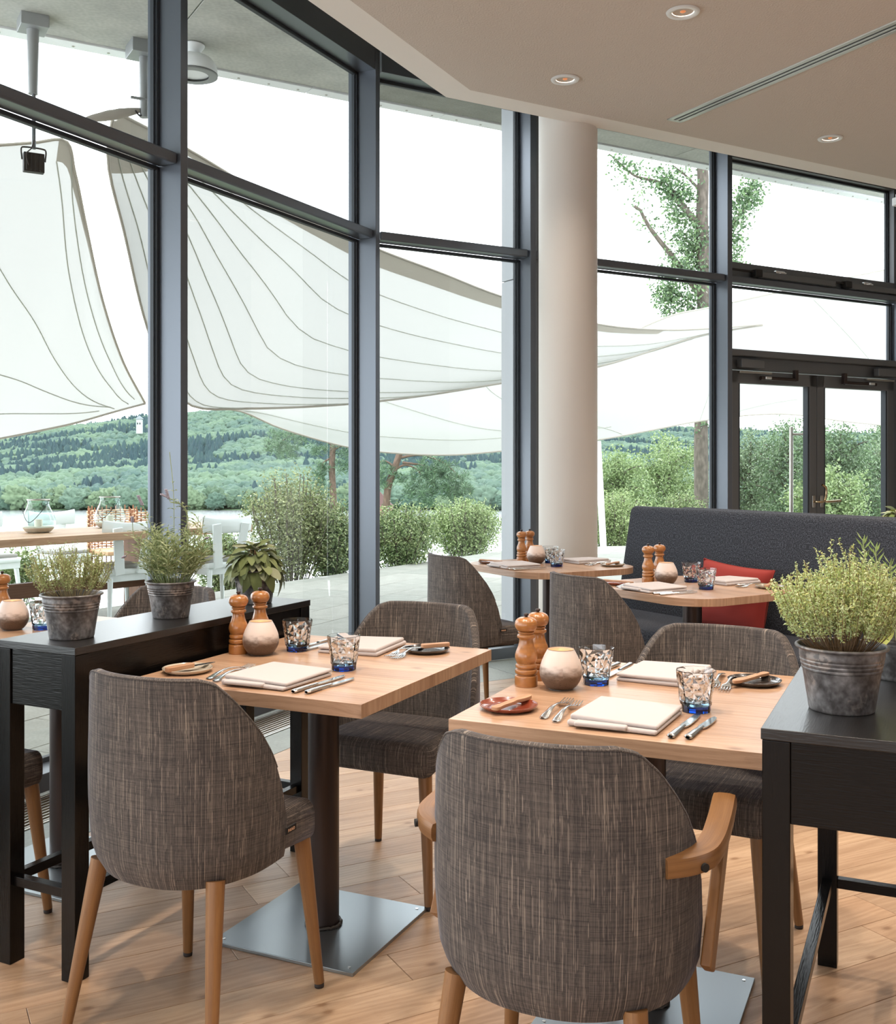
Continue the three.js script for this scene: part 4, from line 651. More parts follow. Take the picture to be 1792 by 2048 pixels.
{ // lavender
  const pot = makePot('potted_lavender', 'zinc pot of lavender with tall flower stalks, in the middle of the console', [-0.842, H, 3.205], 170, 0.92), r = rng(8), stems = [], L = greyGreen.map(() => new Leaves());
  const strip = (l, p, d, len, w) => { let q = p.clone(), f = d.clone().normalize(); for (let s = 0; s < 3; s++) { l.add(q, f, len * 0.42, w * (s === 1 ? 1.15 : 0.85), r, 0.05); q = q.addScaledVector(f, len * 0.3); f.y -= 0.32; f.normalize(); } };
  for (let k = 0; k < 84; k++) {
    const a = r() * Math.PI * 2, q = Math.sqrt(r()), len = 0.09 + 0.10 * r() + (k < 9 ? 0.06 : 0), out = 0.115 * q + (k < 9 ? 0.01 : 0);
    const base = V3(Math.cos(a) * 0.05 * q, 0.102, Math.sin(a) * 0.05 * q), tip = V3(Math.cos(a) * out, 0.103 + len, Math.sin(a) * out), c = new THREE.QuadraticBezierCurve3(base, base.clone().lerp(tip, 0.5).add(V3(Math.cos(a) * 0.02, 0, Math.sin(a) * 0.02)), tip);
    stems.push(new THREE.TubeGeometry(c, 6, 0.0009, 4)); const m = 9 + Math.floor(r() * 6);
    for (let j = 0; j < m; j++) { const t = 0.25 + 0.75 * j / m, p = c.getPoint(t), b = r() * Math.PI * 2; strip(L[Math.floor(r() * 3)], p, V3(Math.cos(b), 0.75 + 0.5 * t, Math.sin(b)), 0.040 + 0.020 * r(), 0.0052); }
  }
  const spikes = [], stalk = (pts, spike) => { const c = new THREE.CatmullRomCurve3(pts.map((p) => V3(...p))); stems.push(new THREE.TubeGeometry(c, 24, 0.0011, 5)); const n = 11; for (let j = 2; j < n; j++) { const t = j / n * 0.8, p = c.getPoint(t), b = r() * 6.3; strip(L[j % 3], p, V3(Math.cos(b), 0.5, Math.sin(b)), 0.030 * (1.1 - t * 0.5), 0.0042); strip(L[(j + 1) % 3], p, V3(-Math.cos(b), 0.5, -Math.sin(b)), 0.030 * (1.1 - t * 0.5), 0.0042); }
    if (spike) for (let j = 0; j < 9; j++) for (let k = 0; k < 6; k++) { const t = 1 - spike * (j / 9), p = c.getPoint(t), b = k / 6 * 6.28 + j; const g = new THREE.SphereGeometry(0.0021, 6, 4); g.scale(0.8, 1.3, 0.8); g.translate(p.x + Math.cos(b) * 0.0038, p.y, p.z + Math.sin(b) * 0.0038); spikes.push(g); } };
  // local axes of this pot face 170 deg, so its +x is to the picture's left
  stalk([[0.02, 0.10, 0], [0.045, 0.24, 0.0], [0.075, 0.33, 0.01], [0.105, 0.40, 0.01]], 0.16);
  stalk([[-0.005, 0.10, 0], [-0.010, 0.28, 0.0], [-0.008, 0.42, 0.0], [0.004, 0.545, 0.0]], 0);
  stalk([[-0.02, 0.10, 0], [-0.045, 0.26, 0], [-0.05, 0.34, 0.01], [-0.028, 0.373, 0], [0.0, 0.378, 0], [0.016, 0.420, 0]], 0.14);
  stalk([[-0.018, 0.10, 0.01], [-0.055, 0.28, 0.01], [-0.046, 0.36, 0.0], [-0.010, 0.385, 0.0], [0.03, 0.405, 0]], 0.14);
  stalk([[0.03, 0.10, 0.02], [0.08, 0.20, 0.02], [0.12, 0.27, 0.02], [0.125, 0.33, 0.02]], 0.1);
  stalk([[0.02, 0.10, -0.02], [0.07, 0.18, -0.02], [0.125, 0.215, -0.02], [0.15, 0.20, -0.02]], 0.1);
  stalk([[-0.02, 0.10, -0.02], [-0.07, 0.19, -0.02], [-0.10, 0.25, -0.02], [-0.12, 0.262, -0.02]], 0.08);
  part('stems', merge(stems), stemGreen, pot); L.forEach((l, i) => part('foliage', l.geo(), greyGreen[i], pot)); part('flower_spikes', merge(spikes), leafMat(172, 164, 178), pot, 'pale lilac flower spikes');
}
// sage: every broad leaf a part of its own
function sage(pot, seed, n, mats, R0, lenScale = 1, hood = 0.06, y0 = 0.105) {
  const r = rng(seed), shapes = [0.15, 0.5, 0.9].map((dr) => leafGeo(0.052, 0.027, dr, 0.22, 6)), stems = [];
  for (let k = 0; k < n; k++) {
    const a = k * 2.399, q = Math.sqrt((k + 0.5) / n), rad = R0 * q, y = y0 + hood * (1 - q * q * 0.9) + (r() - 0.5) * 0.012, at = V3(Math.cos(a) * rad * 0.72, y, Math.sin(a) * rad * 0.72);
    const dir = V3(Math.cos(a + (r() - 0.5) * 0.7), 0.75 - q * 1.35 + (r() - 0.5) * 0.5, Math.sin(a + (r() - 0.5) * 0.7));
    const m = new THREE.Mesh(shapes[Math.floor(r() * 3)], mats[Math.floor(r() * mats.length)]); m.name = 'leaf'; m.castShadow = m.receiveShadow = true;
    const f = dir.normalize(), side = V3(0, 1, 0).cross(f).normalize(), up = f.clone().cross(side); m.quaternion.setFromRotationMatrix(new THREE.Matrix4().makeBasis(side, up, f)); m.rotateZ((r() - 0.5) * 1.1); m.position.copy(at); m.scale.setScalar((0.8 + 0.5 * r()) * lenScale); pot.add(m);
    if (k % 2 === 0) stems.push(new THREE.TubeGeometry(new THREE.QuadraticBezierCurve3(V3(Math.cos(a) * 0.02, 0.10, Math.sin(a) * 0.02), V3(at.x * 0.6, lerp(0.10, y, 0.7), at.z * 0.6), at), 5, 0.0014, 4));
  }
  part('stems', merge(stems), stemBrown, pot, 'brown woody stems');
}
const sageMats = [leafMat(102, 114, 62, 0.2), leafMat(120, 130, 78, 0.2), leafMat(84, 96, 54, 0.2), leafMat(140, 144, 112, 0.2)], paleSage = [leafMat(150, 164, 116, 0.2), leafMat(174, 184, 144, 0.2), leafMat(122, 144, 72, 0.2), leafMat(164, 168, 84, 0.25)];
const pot3 = makePot('potted_sage', 'zinc pot of broad-leaved green sage, last of the three on its console', [-0.645, H, 3.530], 60, 0.94);
sage(pot3, 5, 125, sageMats, 0.104, 1.15, 0.092);
const pot5 = makePot('potted_sage', 'zinc pot of pale sage and rosemary half hidden behind the big thyme', [0.985, H, 2.30], 20, 1.0);
sage(pot5, 14, 64, paleSage, 0.13, 1.35, 0.10);
{ const r = rng(44), L = new Leaves(), stems = [], m = leafMat(150, 172, 98); for (const [x, z, h] of [[-0.075, 0.0, 0.30], [-0.05, 0.02, 0.285], [-0.02, 0.0, 0.25], [0.02, -0.02, 0.235], [0.055, 0.0, 0.265], [0.075, 0.01, 0.25], [0.0, 0.03, 0.22], [-0.09, 0.02, 0.22]]) { const c = new THREE.QuadraticBezierCurve3(V3(x * 0.3, 0.10, z * 0.3), V3(x * 0.9, h * 0.6, z), V3(x, h, z)); stems.push(new THREE.TubeGeometry(c, 8, 0.0013, 5)); for (let j = 0; j < 34; j++) { const t = 0.35 + 0.65 * j / 34, b = j * 2.4, f = V3(Math.cos(b), 1.15, Math.sin(b)); L.add(c.getPoint(t), f, 0.032 * (1.1 - 0.3 * t), 0.0045, r, -0.05); } } part('rosemary_stems', merge(stems), stemGreen, pot5); part('rosemary', L.geo(), m, pot5, 'upright bright green rosemary shoots'); }
const pot6 = makePot('potted_sage', 'pale drooping sage plant peeping over the felt bench by the doors', [2.58, H, 6.02], 0, 1.05);
sage(pot6, 25, 60, paleSage, 0.14, 1.25, 0.085);

// ---------------------------------------------------------------- outside: terrace, canopy, sails
const edgeA = [-1.73, 12.1], edgeAz = 32.4, edgePts = [along(edgeA, edgeAz, -14), along(edgeA, edgeAz, 4.62), [2.38, 16.9], [9, 18.6]];
const terracePlan = [along(M2, AZ2, -9, -0.14), along(M2, 43, 0, 0), along(M2, AZ3, 9, -0.14), [9, 18.6], [2.38, 16.9], along(edgeA, edgeAz, 4.62), along(edgeA, edgeAz, -14)];
terracePlan[1] = [M2[0] - 0.16, M2[1] + 0.13];
const terrace = structure(part('terrace_floor', slab(terracePlan, -0.3, -0.024), stone[1], scene));
{ // paving slabs one by one, laid square to the long glazing
  const r = rng(91), az = AZ2, P = 0.9, Q = 0.45, o = edgeA;
  let rest = 0;
  for (let i = -16; i < 34; i++) for (let j = -2; j < 26; j++) {
    const u0 = i * P + (j % 2) * 0.45 - 4, v0 = j * Q, c = along(M2, az, u0 + P / 2, -(v0 + Q / 2) - 0.15), [x, d] = c;
    if (d < 4 || Math.abs(x) > 0.5 * d + 0.5 || dot2(c, n3) > c3 + 0.0 && dot2(c, n2) > c2) continue;
    let poly = [along(M2, az, u0 + 0.003, -v0 - 0.153), along(M2, az, u0 + P - 0.003, -v0 - 0.153), along(M2, az, u0 + P - 0.003, -v0 - Q - 0.147), along(M2, az, u0 + 0.003, -v0 - Q - 0.147)];
    const en = [Math.cos(R(edgeAz)), -Math.sin(R(edgeAz))];
    poly = clipPoly(poly, en, dot2(edgeA, en) + 0.06); if (poly.length < 3) continue;
    poly = clipPoly(poly, [0.2467, -0.969], dot2([2.38, 16.9], [0.2467, -0.969]) + 0.05); if (poly.length < 3) continue;
    const outside = clipPoly(poly, [-n3[0], -n3[1]], -c3 + 0.15), use = dot2(c, n2) > c2 - 0.16 ? outside : poly; if (use.length < 3) continue;
    if (rest++ > 290) continue;
    part('paver', boxUV(slab(use, -0.03, -0.012 + (r() - 0.5) * 0.002, 0.0015), 'x', r() * 5, r() * 5), stone[Math.floor(r() * 3)], terrace);
  }
}
{ // canopy over the terrace: board soffit panels with a screwed metal edge strip
  const ySof = 4.0, g = [-n3[0], -n3[1]], strip = along(M2, AZ3, 0, -1.16), plan0 = [along(M2, AZ2, -9, 0.2), along(M2, AZ2, 0, 0.2), along(M2, AZ3, 9, 0.2), along(strip, AZ3, 9.2), along(strip, AZ3, -9.5)];
  const can = structure(part('canopy_slab', slab(plan0, ySof + 0.02, 4.5), concrete, scene));
  for (let k = -8; k < 6; k++) { let p = [along(strip, AZ3, k * 1.5 + 0.404, 0.13), along(strip, AZ3, k * 1.5 + 1.896, 0.13), along(strip, AZ3, k * 1.5 + 1.896, 5), along(strip, AZ3, k * 1.5 + 0.404, 5)]; p = clipPoly(p, [-n2[0], -n2[1]], -c2 + 0.12).length >= 3 && k < -0.4 ? clipPoly(p, [-n2[0], -n2[1]], -c2 + 0.12) : clipPoly(p, g, -c3 + 0.12); if (p.length >= 3) part('soffit_board', boxUV(slab(p, ySof, ySof + 0.03, 0.002), 'x', k * 1.7, k * 0.9), k === 0 ? stone[2] : concrete, can); }
  const bolts = [];
  for (let k = -8; k < 8; k++) part('edge_strip', slab([along(strip, AZ3, k * 1.1 + 0.003, -0.0), along(strip, AZ3, k * 1.1 + 1.097, -0.0), along(strip, AZ3, k * 1.1 + 1.097, 0.12), along(strip, AZ3, k * 1.1 + 0.003, 0.12)], ySof - 0.012, ySof + 0.02, 0.002), whiteMetal, can);
  for (let t = -8; t < 8; t += 0.22) { const p = along(strip, AZ3, t, 0.05), b = new THREE.CylinderGeometry(0.009, 0.009, 0.008, 8); b.translate(p[0], ySof - 0.014, -p[1]); bolts.push(b); }
  part('bolts', merge(bolts), satinSteel, can);
}
const galv = std({ color: srgb(148, 150, 150), metalness: 0.5, roughness: 0.5 });
{ // things hung from the canopy
  const a = [-2.498, 6.35], t = thing('pendant_floodlight', 'square black floodlight hanging on a rod from the canopy outside', 'floodlight', [a[0], 4.0, a[1]], AZ3 - 90);
  part('mount', box(0.16, 0.075, 0.17, 0, -0.0375, 0, 0.004), galv, t); part('sleeve', bar(V3(0, -0.075, 0), V3(0, -0.46, 0), 0.036, 0.028, 16), galv, t); part('rod', bar(V3(0.005, -0.44, 0), V3(0.005, -0.79, 0), 0.012, 0.012), darkAlu, t);
  part('yoke', tube([V3(-0.062, -0.86, 0), V3(-0.064, -0.79, 0), V3(-0.05, -0.785, 0), V3(0.06, -0.785, 0), V3(0.072, -0.79, 0), V3(0.07, -0.86, 0)], 0.005, 30, 6), black, t);
  part('lamp_body', merge([box(0.118, 0.115, 0.05, 0.004, -0.875, 0, 0.004), ...[-0.04, -0.015, 0.01, 0.035].map((x) => box(0.006, 0.1, 0.02, x, -0.875, 0.03, 0))]), black, t); part('cable', tube([V3(-0.03, -0.90, 0.04), V3(-0.045, -0.84, 0.05), V3(-0.01, -0.79, 0.02), V3(0.004, -0.74, 0.012)], 0.004, 16, 5), rubber, t);
  const b = [-1.945, 6.75], w = thing('sail_winch', 'grey winch tube under the canopy holding the sail ropes', 'winch', [b[0], 4.0, b[1]], AZ3 - 90);
  part('mount', box(0.17, 0.085, 0.19, -0.01, -0.0425, 0, 0.004), galv, w); part('sleeve', bar(V3(0, -0.085, 0), V3(0, -0.47, 0), 0.030, 0.028, 16), galv, w); part('cleat', box(0.10, 0.015, 0.02, -0.04, -0.36, 0.02, 0.004), galv, w);
  part('rope', tube([V3(0, -0.43, 0), V3(-0.03, -0.47, 0.02), V3(-0.06, -0.44, 0.02)], 0.006, 12, 5), rubber, w);
  const bag = grid(16, 12, (u, v) => { const q = v * Math.PI * 2, rr = 0.034 * Math.pow(Math.sin(Math.PI * clamp(u * 0.9 + 0.07)), 0.5) * (1 + 0.14 * nz(u * 6, v * 5, 2)); return V3(lerp(-0.03, -0.37, u), lerp(-0.43, -0.545, u) + Math.cos(q) * rr, Math.sin(q) * rr); });
  part('rolled_cover', bag, std({ color: srgb(170, 164, 154), roughness: 1 }), w, 'rolled canvas cover');
  const c = [-1.632, 6.75], h = thing('canopy_dome_lamp', 'pale grey bell-shaped lamp fixed under the canopy beside the post', 'outdoor lamp', [c[0], 4.0, c[1]]);
  part('neck', slathe([[0.05, 0], [0.075, -0.01], [0.05, -0.05], [0.045, -0.075]], 24, 20), whiteMetal, h); part('bell', slathe([[0.0001, -0.07], [0.05, -0.072], [0.11, -0.09], [0.145, -0.13], [0.155, -0.19], [0.15, -0.192], [0.12, -0.19], [0.0001, -0.188]], 36, 40), whiteMetal, h); part('rim', lathe([[0.1, -0.192], [0.157, -0.192], [0.157, -0.204], [0.1, -0.204]], 36), galv, h);
}
// shade sails: cloth between two surveyed edges, with sewn seams
function sail(label, upper, lower, seams, sag, patches = []) {
  const t = thing('shade_sail', label, 'shade sail'); 
  const cu = new THREE.CatmullRomCurve3(upper.map(([x, y, d]) => V3(x, y, -d)), false, 'centripetal'), cl = new THREE.CatmullRomCurve3(lower.map(([x, y, d]) => V3(x, y, -d)), false, 'centripetal');
  const f = (s, q) => { const a = cu.getPoint(s), b = cl.getPoint(s), p = a.lerp(b, q), w = Math.sin(Math.PI * q) * sag * Math.sin(Math.PI * clamp(s * 0.9 + 0.05)); p.y -= w * 0.35; p.z -= w; return p; };
  const cloth = part('cloth', grid(60, 24, f), sailCloth, t), tubes = [];
  for (const [s0, q0, s1, q1, bow] of seams) { const pts = []; for (let k = 0; k <= 18; k++) { const u = k / 18, p = f(lerp(s0, s1, Math.pow(u, bow ?? 1)), lerp(q0, q1, u)); p.z += 0.008; pts.push(p); } tubes.push(tube(pts, 0.0055, 36, 5)); }
  if (tubes.length) part('seam', merge(tubes), seamCloth, t);
  for (const [name, s0, s1, q0, q1] of patches) part(name, grid(20, 14, (u, v) => { const p = f(lerp(s0, s1, u), lerp(q0, q1, v)); p.z += 0.012; return p; }), sailBand, t);
  for (const c of [cu, cl]) part('hem', new THREE.TubeGeometry(c, 80, 0.012, 6), sailBand, t);
  return t;
}
sail('large white shade sail fanning out from the canopy winch across the terrace', [[-2.19, 3.642, 7], [-1.951, 3.671, 7.9], [-1.568, 3.58, 8.8], [-1.085, 3.49, 9.7], [-0.664, 3.4, 10.3], [-0.083, 3.306, 11], [0.549, 3.183, 11.7], [1.842, 3.033, 13], [2.838, 3.06, 13.8], [3.551, 3.143, 14.3], [4.472, 3.289, 15]], [[-2.226, 3.596, 7], [-2.353, 3.417, 7.3], [-2.419, 3.027, 7.9], [-2.499, 2.499, 8.7], [-2.522, 2.126, 9.4], [-2.422, 1.86, 10], [-1.971, 1.862, 10.5], [-1.05, 1.952, 11.3], [-0.259, 2.081, 11.9], [0.582, 2.249, 12.4], [1.871, 2.521, 13.2], [3.542, 3.081, 14.4], [4.472, 3.275, 15]],
  [[0.03, 0.85, 0.50, 1], [0.03, 0.70, 0.59, 1], [0.03, 0.57, 0.68, 1], [0.04, 0.46, 0.74, 0.98], [0.04, 0.36, 0.86, 0.9], [0.05, 0.26, 0.90, 0.72], [0.05, 0.16, 0.95, 0.5], [0.06, 0.09, 0.97, 0.3]], 0.25, [['corner_patch', 0.0, 0.10, 0.02, 0.98], ['edge_band', 0.10, 0.8, 0.0, 0.07]]);
sail('white shade sail filling the upper corner beside the hanging floodlight', [[-3.78, 3.367, 6.9], [-3.419, 3.44, 7.1], [-3.1, 3.52, 7.3], [-2.916, 3.583, 7.45], [-2.759, 3.643, 7.6], [-2.793, 3.495, 7.9], [-2.882, 3.215, 8.4], [-2.947, 2.711, 9], [-2.962, 2.257, 9.6], [-2.958, 1.906, 10.3]], [[-5.533, 1.302, 9.6], [-5.222, 1.357, 9.7], [-4.905, 1.418, 9.8], [-4.602, 1.48, 9.95], [-4.289, 1.555, 10.1], [-3.945, 1.634, 10.2], [-3.624, 1.709, 10.25], [-3.3, 1.808, 10.3], [-3.105, 1.862, 10.3], [-2.953, 1.901, 10.3]],
  [[0.42, 0.05, 0.88, 0.9], [0.20, 0.2, 0.80, 0.96], [0.05, 0.5, 0.78, 0.93], [0.02, 0.78, 0.74, 0.95], [0.50, 0.0, 0.92, 0.7]], 0.2, [['edge_band', 0.42, 0.98, 0.0, 0.05]]);
sail('low white shade sail with the curved hem above the pine trees', [[-2.792, 1.968, 12], [-2.038, 2.048, 12.8], [-1.245, 2.171, 13.4], [-0.305, 2.355, 14], [0.685, 2.593, 14.6], [2.196, 3.039, 15.5], [3.482, 3.613, 16.4], [4.182, 3.818, 17], [6.072, 4.348, 18.2], [8.948, 5.121, 20]], [[-2.798, 1.957, 12], [-2.445, 1.931, 12.4], [-2.054, 1.748, 12.9], [-1.254, 1.518, 13.5], [-0.637, 1.446, 14], [0.027, 1.43, 14.5], [0.704, 1.484, 15], [2.253, 1.667, 15.9], [3.159, 1.828, 16.5], [4.231, 2.021, 17.2], [5.664, 2.156, 18], [7.24, 2.058, 19], [8.948, 1.965, 20]],
  [[0.25, 0.02, 0.58, 0.9, 1.2], [0.42, 0.02, 0.62, 0.98, 1.2], [0.05, 0.5, 0.60, 0.86], [0.80, 0.2, 0.74, 0.99], [0.86, 0.85, 0.76, 0.98], [0.90, 0.1, 0.99, 0.95]], 0.3);
{ // sail poles
  const mk = (label, x, d, h, lean, r) => { const t = thing('sail_pole', label, 'pole', [x, 0, d]); part('pole', bar(V3(0, -0.03, 0), V3(lean, h, 0), r, r, 14), whiteMetal, t); part('base', bar(V3(0, -0.03, 0), V3(0, 0.02, 0), r * 1.9, r * 1.9, 18), whiteMetal, t); };
  mk('white steel sail pole standing on the terrace between column and bench', 2.296, 15.55, 1.64, -0.09, 0.048); mk('slanting white pole seen through the right-hand door leaf', 5.9, 16.9, 1.35, 0.09, 0.045);
}

// ---------------------------------------------------------------- outdoor table, chairs, lanterns
{
  const p0 = [-1.80, 9.72], az = 38, back = az - 90, L = 3.6, D = 0.92;
  const c = at2(at2(p0, az, -L / 2, 0), az, 0, -D / 2), t = thing('garden_table', 'long pale teak table outside with slab legs, two glass lanterns on it', 'table', [c[0], 0, c[1]], az);
  const top = new THREE.Group(); top.name = 'tabletop'; t.add(top); for (let i = 0; i < 6; i++) part('plank', wbox(D / 6 - 0.004, 0.06, L, -D / 2 + D / 6 * (i + 0.5), 0.72, 0, 'z', 0.003, i, i * 3), teak[i % 3], top);
  for (const s of [-1, 1]) part('leg', merge([-0.24, 0, 0.24].map((x) => wbox(0.236, 0.70, 0.07, x, 0.338, s * 1.02, 'y', 0.004))), darkTeak, t); part('stretcher', wbox(0.06, 0.12, 2.0, 0, 0.30, 0, 'z'), darkTeak, t);
  // glass lanterns
  const g = grid(40, 28, (u, v) => { const q = u * Math.PI * 2, y = v * 0.27, r = interp(v, [[0, 0.085], [0.08, 0.108], [0.22, 0.130], [0.36, 0.135], [0.55, 0.118], [0.75, 0.092], [0.9, 0.080], [1, 0.086]]) * (1 + 0.018 * Math.cos(u * Math.PI * 2 * 14) * Math.sin(Math.PI * v)); return V3(Math.cos(q) * r, y, Math.sin(q) * r); });
  const sandG = slathe([[0.0001, 0.004], [0.085, 0.004], [0.108, 0.022], [0.122, 0.045], [0.0001, 0.05]], 30, 30), lm = (label, p) => { const l = thing('glass_lantern', label, 'lantern', [p[0], 0.75, p[1]]); part('jar', g, lanternGlass, l); part('rim', lathe([[0.084, 0.268], [0.09, 0.266], [0.09, 0.274], [0.084, 0.274]], 30), satinSteel, l); part('sand', sandG, std({ color: srgb(176, 164, 146), roughness: 1 }), l); part('candle', bar(V3(0, 0.045, 0), V3(0, 0.11, 0), 0.032, 0.032, 16), waxWhite, l); part('wire_handle', tube([V3(-0.088, 0.265, 0), V3(-0.10, 0.2, 0.07), V3(-0.02, 0.09, 0.142), V3(0.07, 0.19, 0.09), V3(0.088, 0.265, 0)], 0.0025, 24, 5), black, l); return l; };
  lm('ribbed glass lantern with sand and candle, the one in full view at the table edge', [-3.35, 8.63]); lm('ribbed glass lantern with sand and shells beside the post', [-2.99, 9.33]);
  // white chairs
  const rail = grid(20, 12, (u, v) => { const q = v * Math.PI * 2, x = (u - 0.5) * 0.50, h = 0.062 + 0.012 * Math.pow(Math.abs(u - 0.5) * 2, 2); return V3(x + 0.0 * q, 0.775 + Math.sin(q) * h + 0.018 * Math.pow(Math.abs(u - 0.5) * 2, 2), 0.245 - 0.055 * Math.pow((u - 0.5) * 2, 2) + Math.cos(q) * 0.013); });
  const post = (s) => { const q = wbox(0.085, 0.40, 0.022, 0, 0, 0, 'y', 0.004); q.rotateZ(s * R(-7)); q.rotateX(R(7)); q.translate(s * 0.125, 0.60, 0.225); return q; };
  const mk = (label, at, f) => { const o = thing('garden_chair', label, 'chair', at, f, undefined); part('top_rail', rail, whitePaint, o); for (const s of [-1, 1]) part('back_slat', post(s), whitePaint, o); part('seat', cushionGeometry(0.46, 0.05, 0.44, 0.425, 0.0, 0.018, 0, 0.5), whitePaint, o); part('seat_pad', cushionGeometry(0.40, 0.035, 0.38, 0.465, -0.02, 0.015, 0.004, 0.5), greyPad, o, 'grey seat pad'); part('apron', box(0.40, 0.06, 0.36, 0, 0.375, 0, 0.004), whitePaint, o); for (const [x, z] of [[-0.17, -0.15], [0.17, -0.15], [-0.17, 0.17], [0.17, 0.17]]) part('leg', bar(V3(x * 1.2, 0, z * 1.25), V3(x, 0.39, z), 0.016, 0.024, 8), whitePaint, o); return o; };
  const w1 = mk('white wooden garden chair with a curved top rail seen between thyme and lavender', [-2.80, -0.012, 8.95], -48);
  copyOf(w1, 'white wooden garden chair half hidden behind the lavender pot', [-2.10, -0.012, 9.52], -46);
  copyOf(w1, 'white garden chair across the teak table, its back behind the full lantern', [-3.78, -0.012, 10.35], 128);
  copyOf(w1, 'white garden chair across the teak table at the picture edge', [-4.28, -0.012, 9.85], 124);
  // wicker chairs: woven canes round upright rods
  const wick = std({ color: srgb(204, 168, 134), roughness: 0.8 }), rods = std({ color: srgb(150, 100, 70), roughness: 0.8 });
  const mkw = (label, at, f) => { const o = thing('wicker_chair', label, 'chair', at, f); const arcP = (k, y, out = 0) => { const a = lerp(-80, 80, k); return V3((0.29 + out) * Math.sin(R(a)), y, (0.25 + out) * Math.cos(R(a)) - 0.02); }; const n = 16; part('upright', merge([...Array(n + 1)].map((_, k) => bar(arcP(k / n, 0.08), arcP(k / n, 0.86 + 0.02 * (k % 2)), 0.006, 0.006, 6))), rods, o); const weave = []; for (let j = 0; j < 20; j++) { const y = 0.34 + j * 0.0255, pts = []; for (let k = 0; k <= n * 2; k++) pts.push(arcP(k / n / 2, y + 0.003 * Math.sin(k + j), (k % 4 < 2 ? 1 : -1) * (j % 2 ? 1 : -1) * 0.009)); weave.push(tube(pts, 0.0085, 64, 5)); } part('weave', merge(weave), wick, o); part('seat', box(0.50, 0.05, 0.46, 0, 0.40, -0.02, 0.015), wick, o); return o; };
  const k1 = mkw('woven cane armchair outside, showing its rim behind the full lantern', [-3.52, -0.012, 11.15], 128); copyOf(k1, 'woven cane armchair outside, showing its weave beside the post', [-2.92, -0.012, 10.62], 132);
}

// ---------------------------------------------------------------- shrubs and trees near the terrace
function shrub(label, at, h, width, mats, seed, dens = 1, wild = 1) {
  const r = rng(seed), t = thing('shrub', label, 'shrub', at);
  const stems = [], L = mats.map(() => new Leaves()), n = Math.round(70 * dens);
  for (let k = 0; k < n; k++) {
    const a = r() * Math.PI * 2, el = r(), out = width / 2 * Math.sqrt(r()) * (0.75 + 0.4 * r()), top = h * (0.35 + 0.65 * Math.sqrt(Math.max(0, 1 - Math.pow(out / width * 1.7, 2)))) * (0.72 + 0.3 * r()), tip = V3(Math.cos(a) * out, top, Math.sin(a) * out * 0.8), base = V3(Math.cos(a) * out * 0.2, -0.25, Math.sin(a) * out * 0.2), c = new THREE.QuadraticBezierCurve3(base, V3(Math.cos(a) * out * 0.75, top * 0.45, Math.sin(a) * out * 0.6), tip);
    stems.push(new THREE.TubeGeometry(c, 6, 0.005, 4));
    for (let j = 0; j < 190; j++) { const t0 = 0.22 + 0.78 * Math.pow(r(), 0.7), p = c.getPoint(t0).add(V3((r() - 0.5) * 0.26, (r() - 0.5) * 0.22, (r() - 0.5) * 0.26).multiplyScalar(wild)); L[Math.floor(r() * L.length)].add(p, V3(r() - 0.5, r() - 0.2, r() - 0.5), 0.034 + 0.024 * r(), 0.016 + 0.010 * r(), r); }
  }
  part('stems', merge(stems), bark, t); L.forEach((l, i) => part('foliage', l.geo(), mats[i], t)); return t;
}
const shrubG = [leafMat(114, 134, 84), leafMat(134, 152, 100), leafMat(92, 112, 68), leafMat(158, 170, 118)], shrubY = [leafMat(128, 140, 90), leafMat(150, 156, 108), leafMat(102, 112, 70)], shrubLight = [leafMat(142, 160, 104), leafMat(164, 180, 126), leafMat(114, 136, 82)];
shrub('tall loose shrub behind the sage pot', [-1.901, -0.111, 12.9], 1.314, 1.15, shrubY, 1, 0.95, 1.25);
shrub('dense low shrub at the terrace edge beside the window corner post', [-1.434, -0.046, 13.1], 0.844, 0.72, shrubG, 2, 0.9);
shrub('rounded green shrub framed by the narrow window', [-0.646, -0.066, 14.2], 0.835, 1.0, shrubG, 3, 1.2);
shrub('light green shrub close to the column mullion', [0.261, -0.077, 16.2], 0.829, 1.1, shrubLight, 4, 1.2);
shrub('shrub behind the white chair by the lavender', [-2.544, -0.113, 11.9], 0.649, 0.55, shrubG, 6, 0.7);
shrub('leafy shrub beyond the white sail pole', [2.775, -0.131, 17.8], 0.953, 1.5, shrubLight, 7, 1.3);
shrub('small weed tuft below the teak table at the picture edge', [-4.219, 0.117, 10.4], 0.286, 0.6, shrubG, 8, 0.22);
shrub('small shrub at the foot of the oak behind the bench', [4.307, -0.242, 19.5], 1.063, 0.9, shrubG, 9, 0.7);

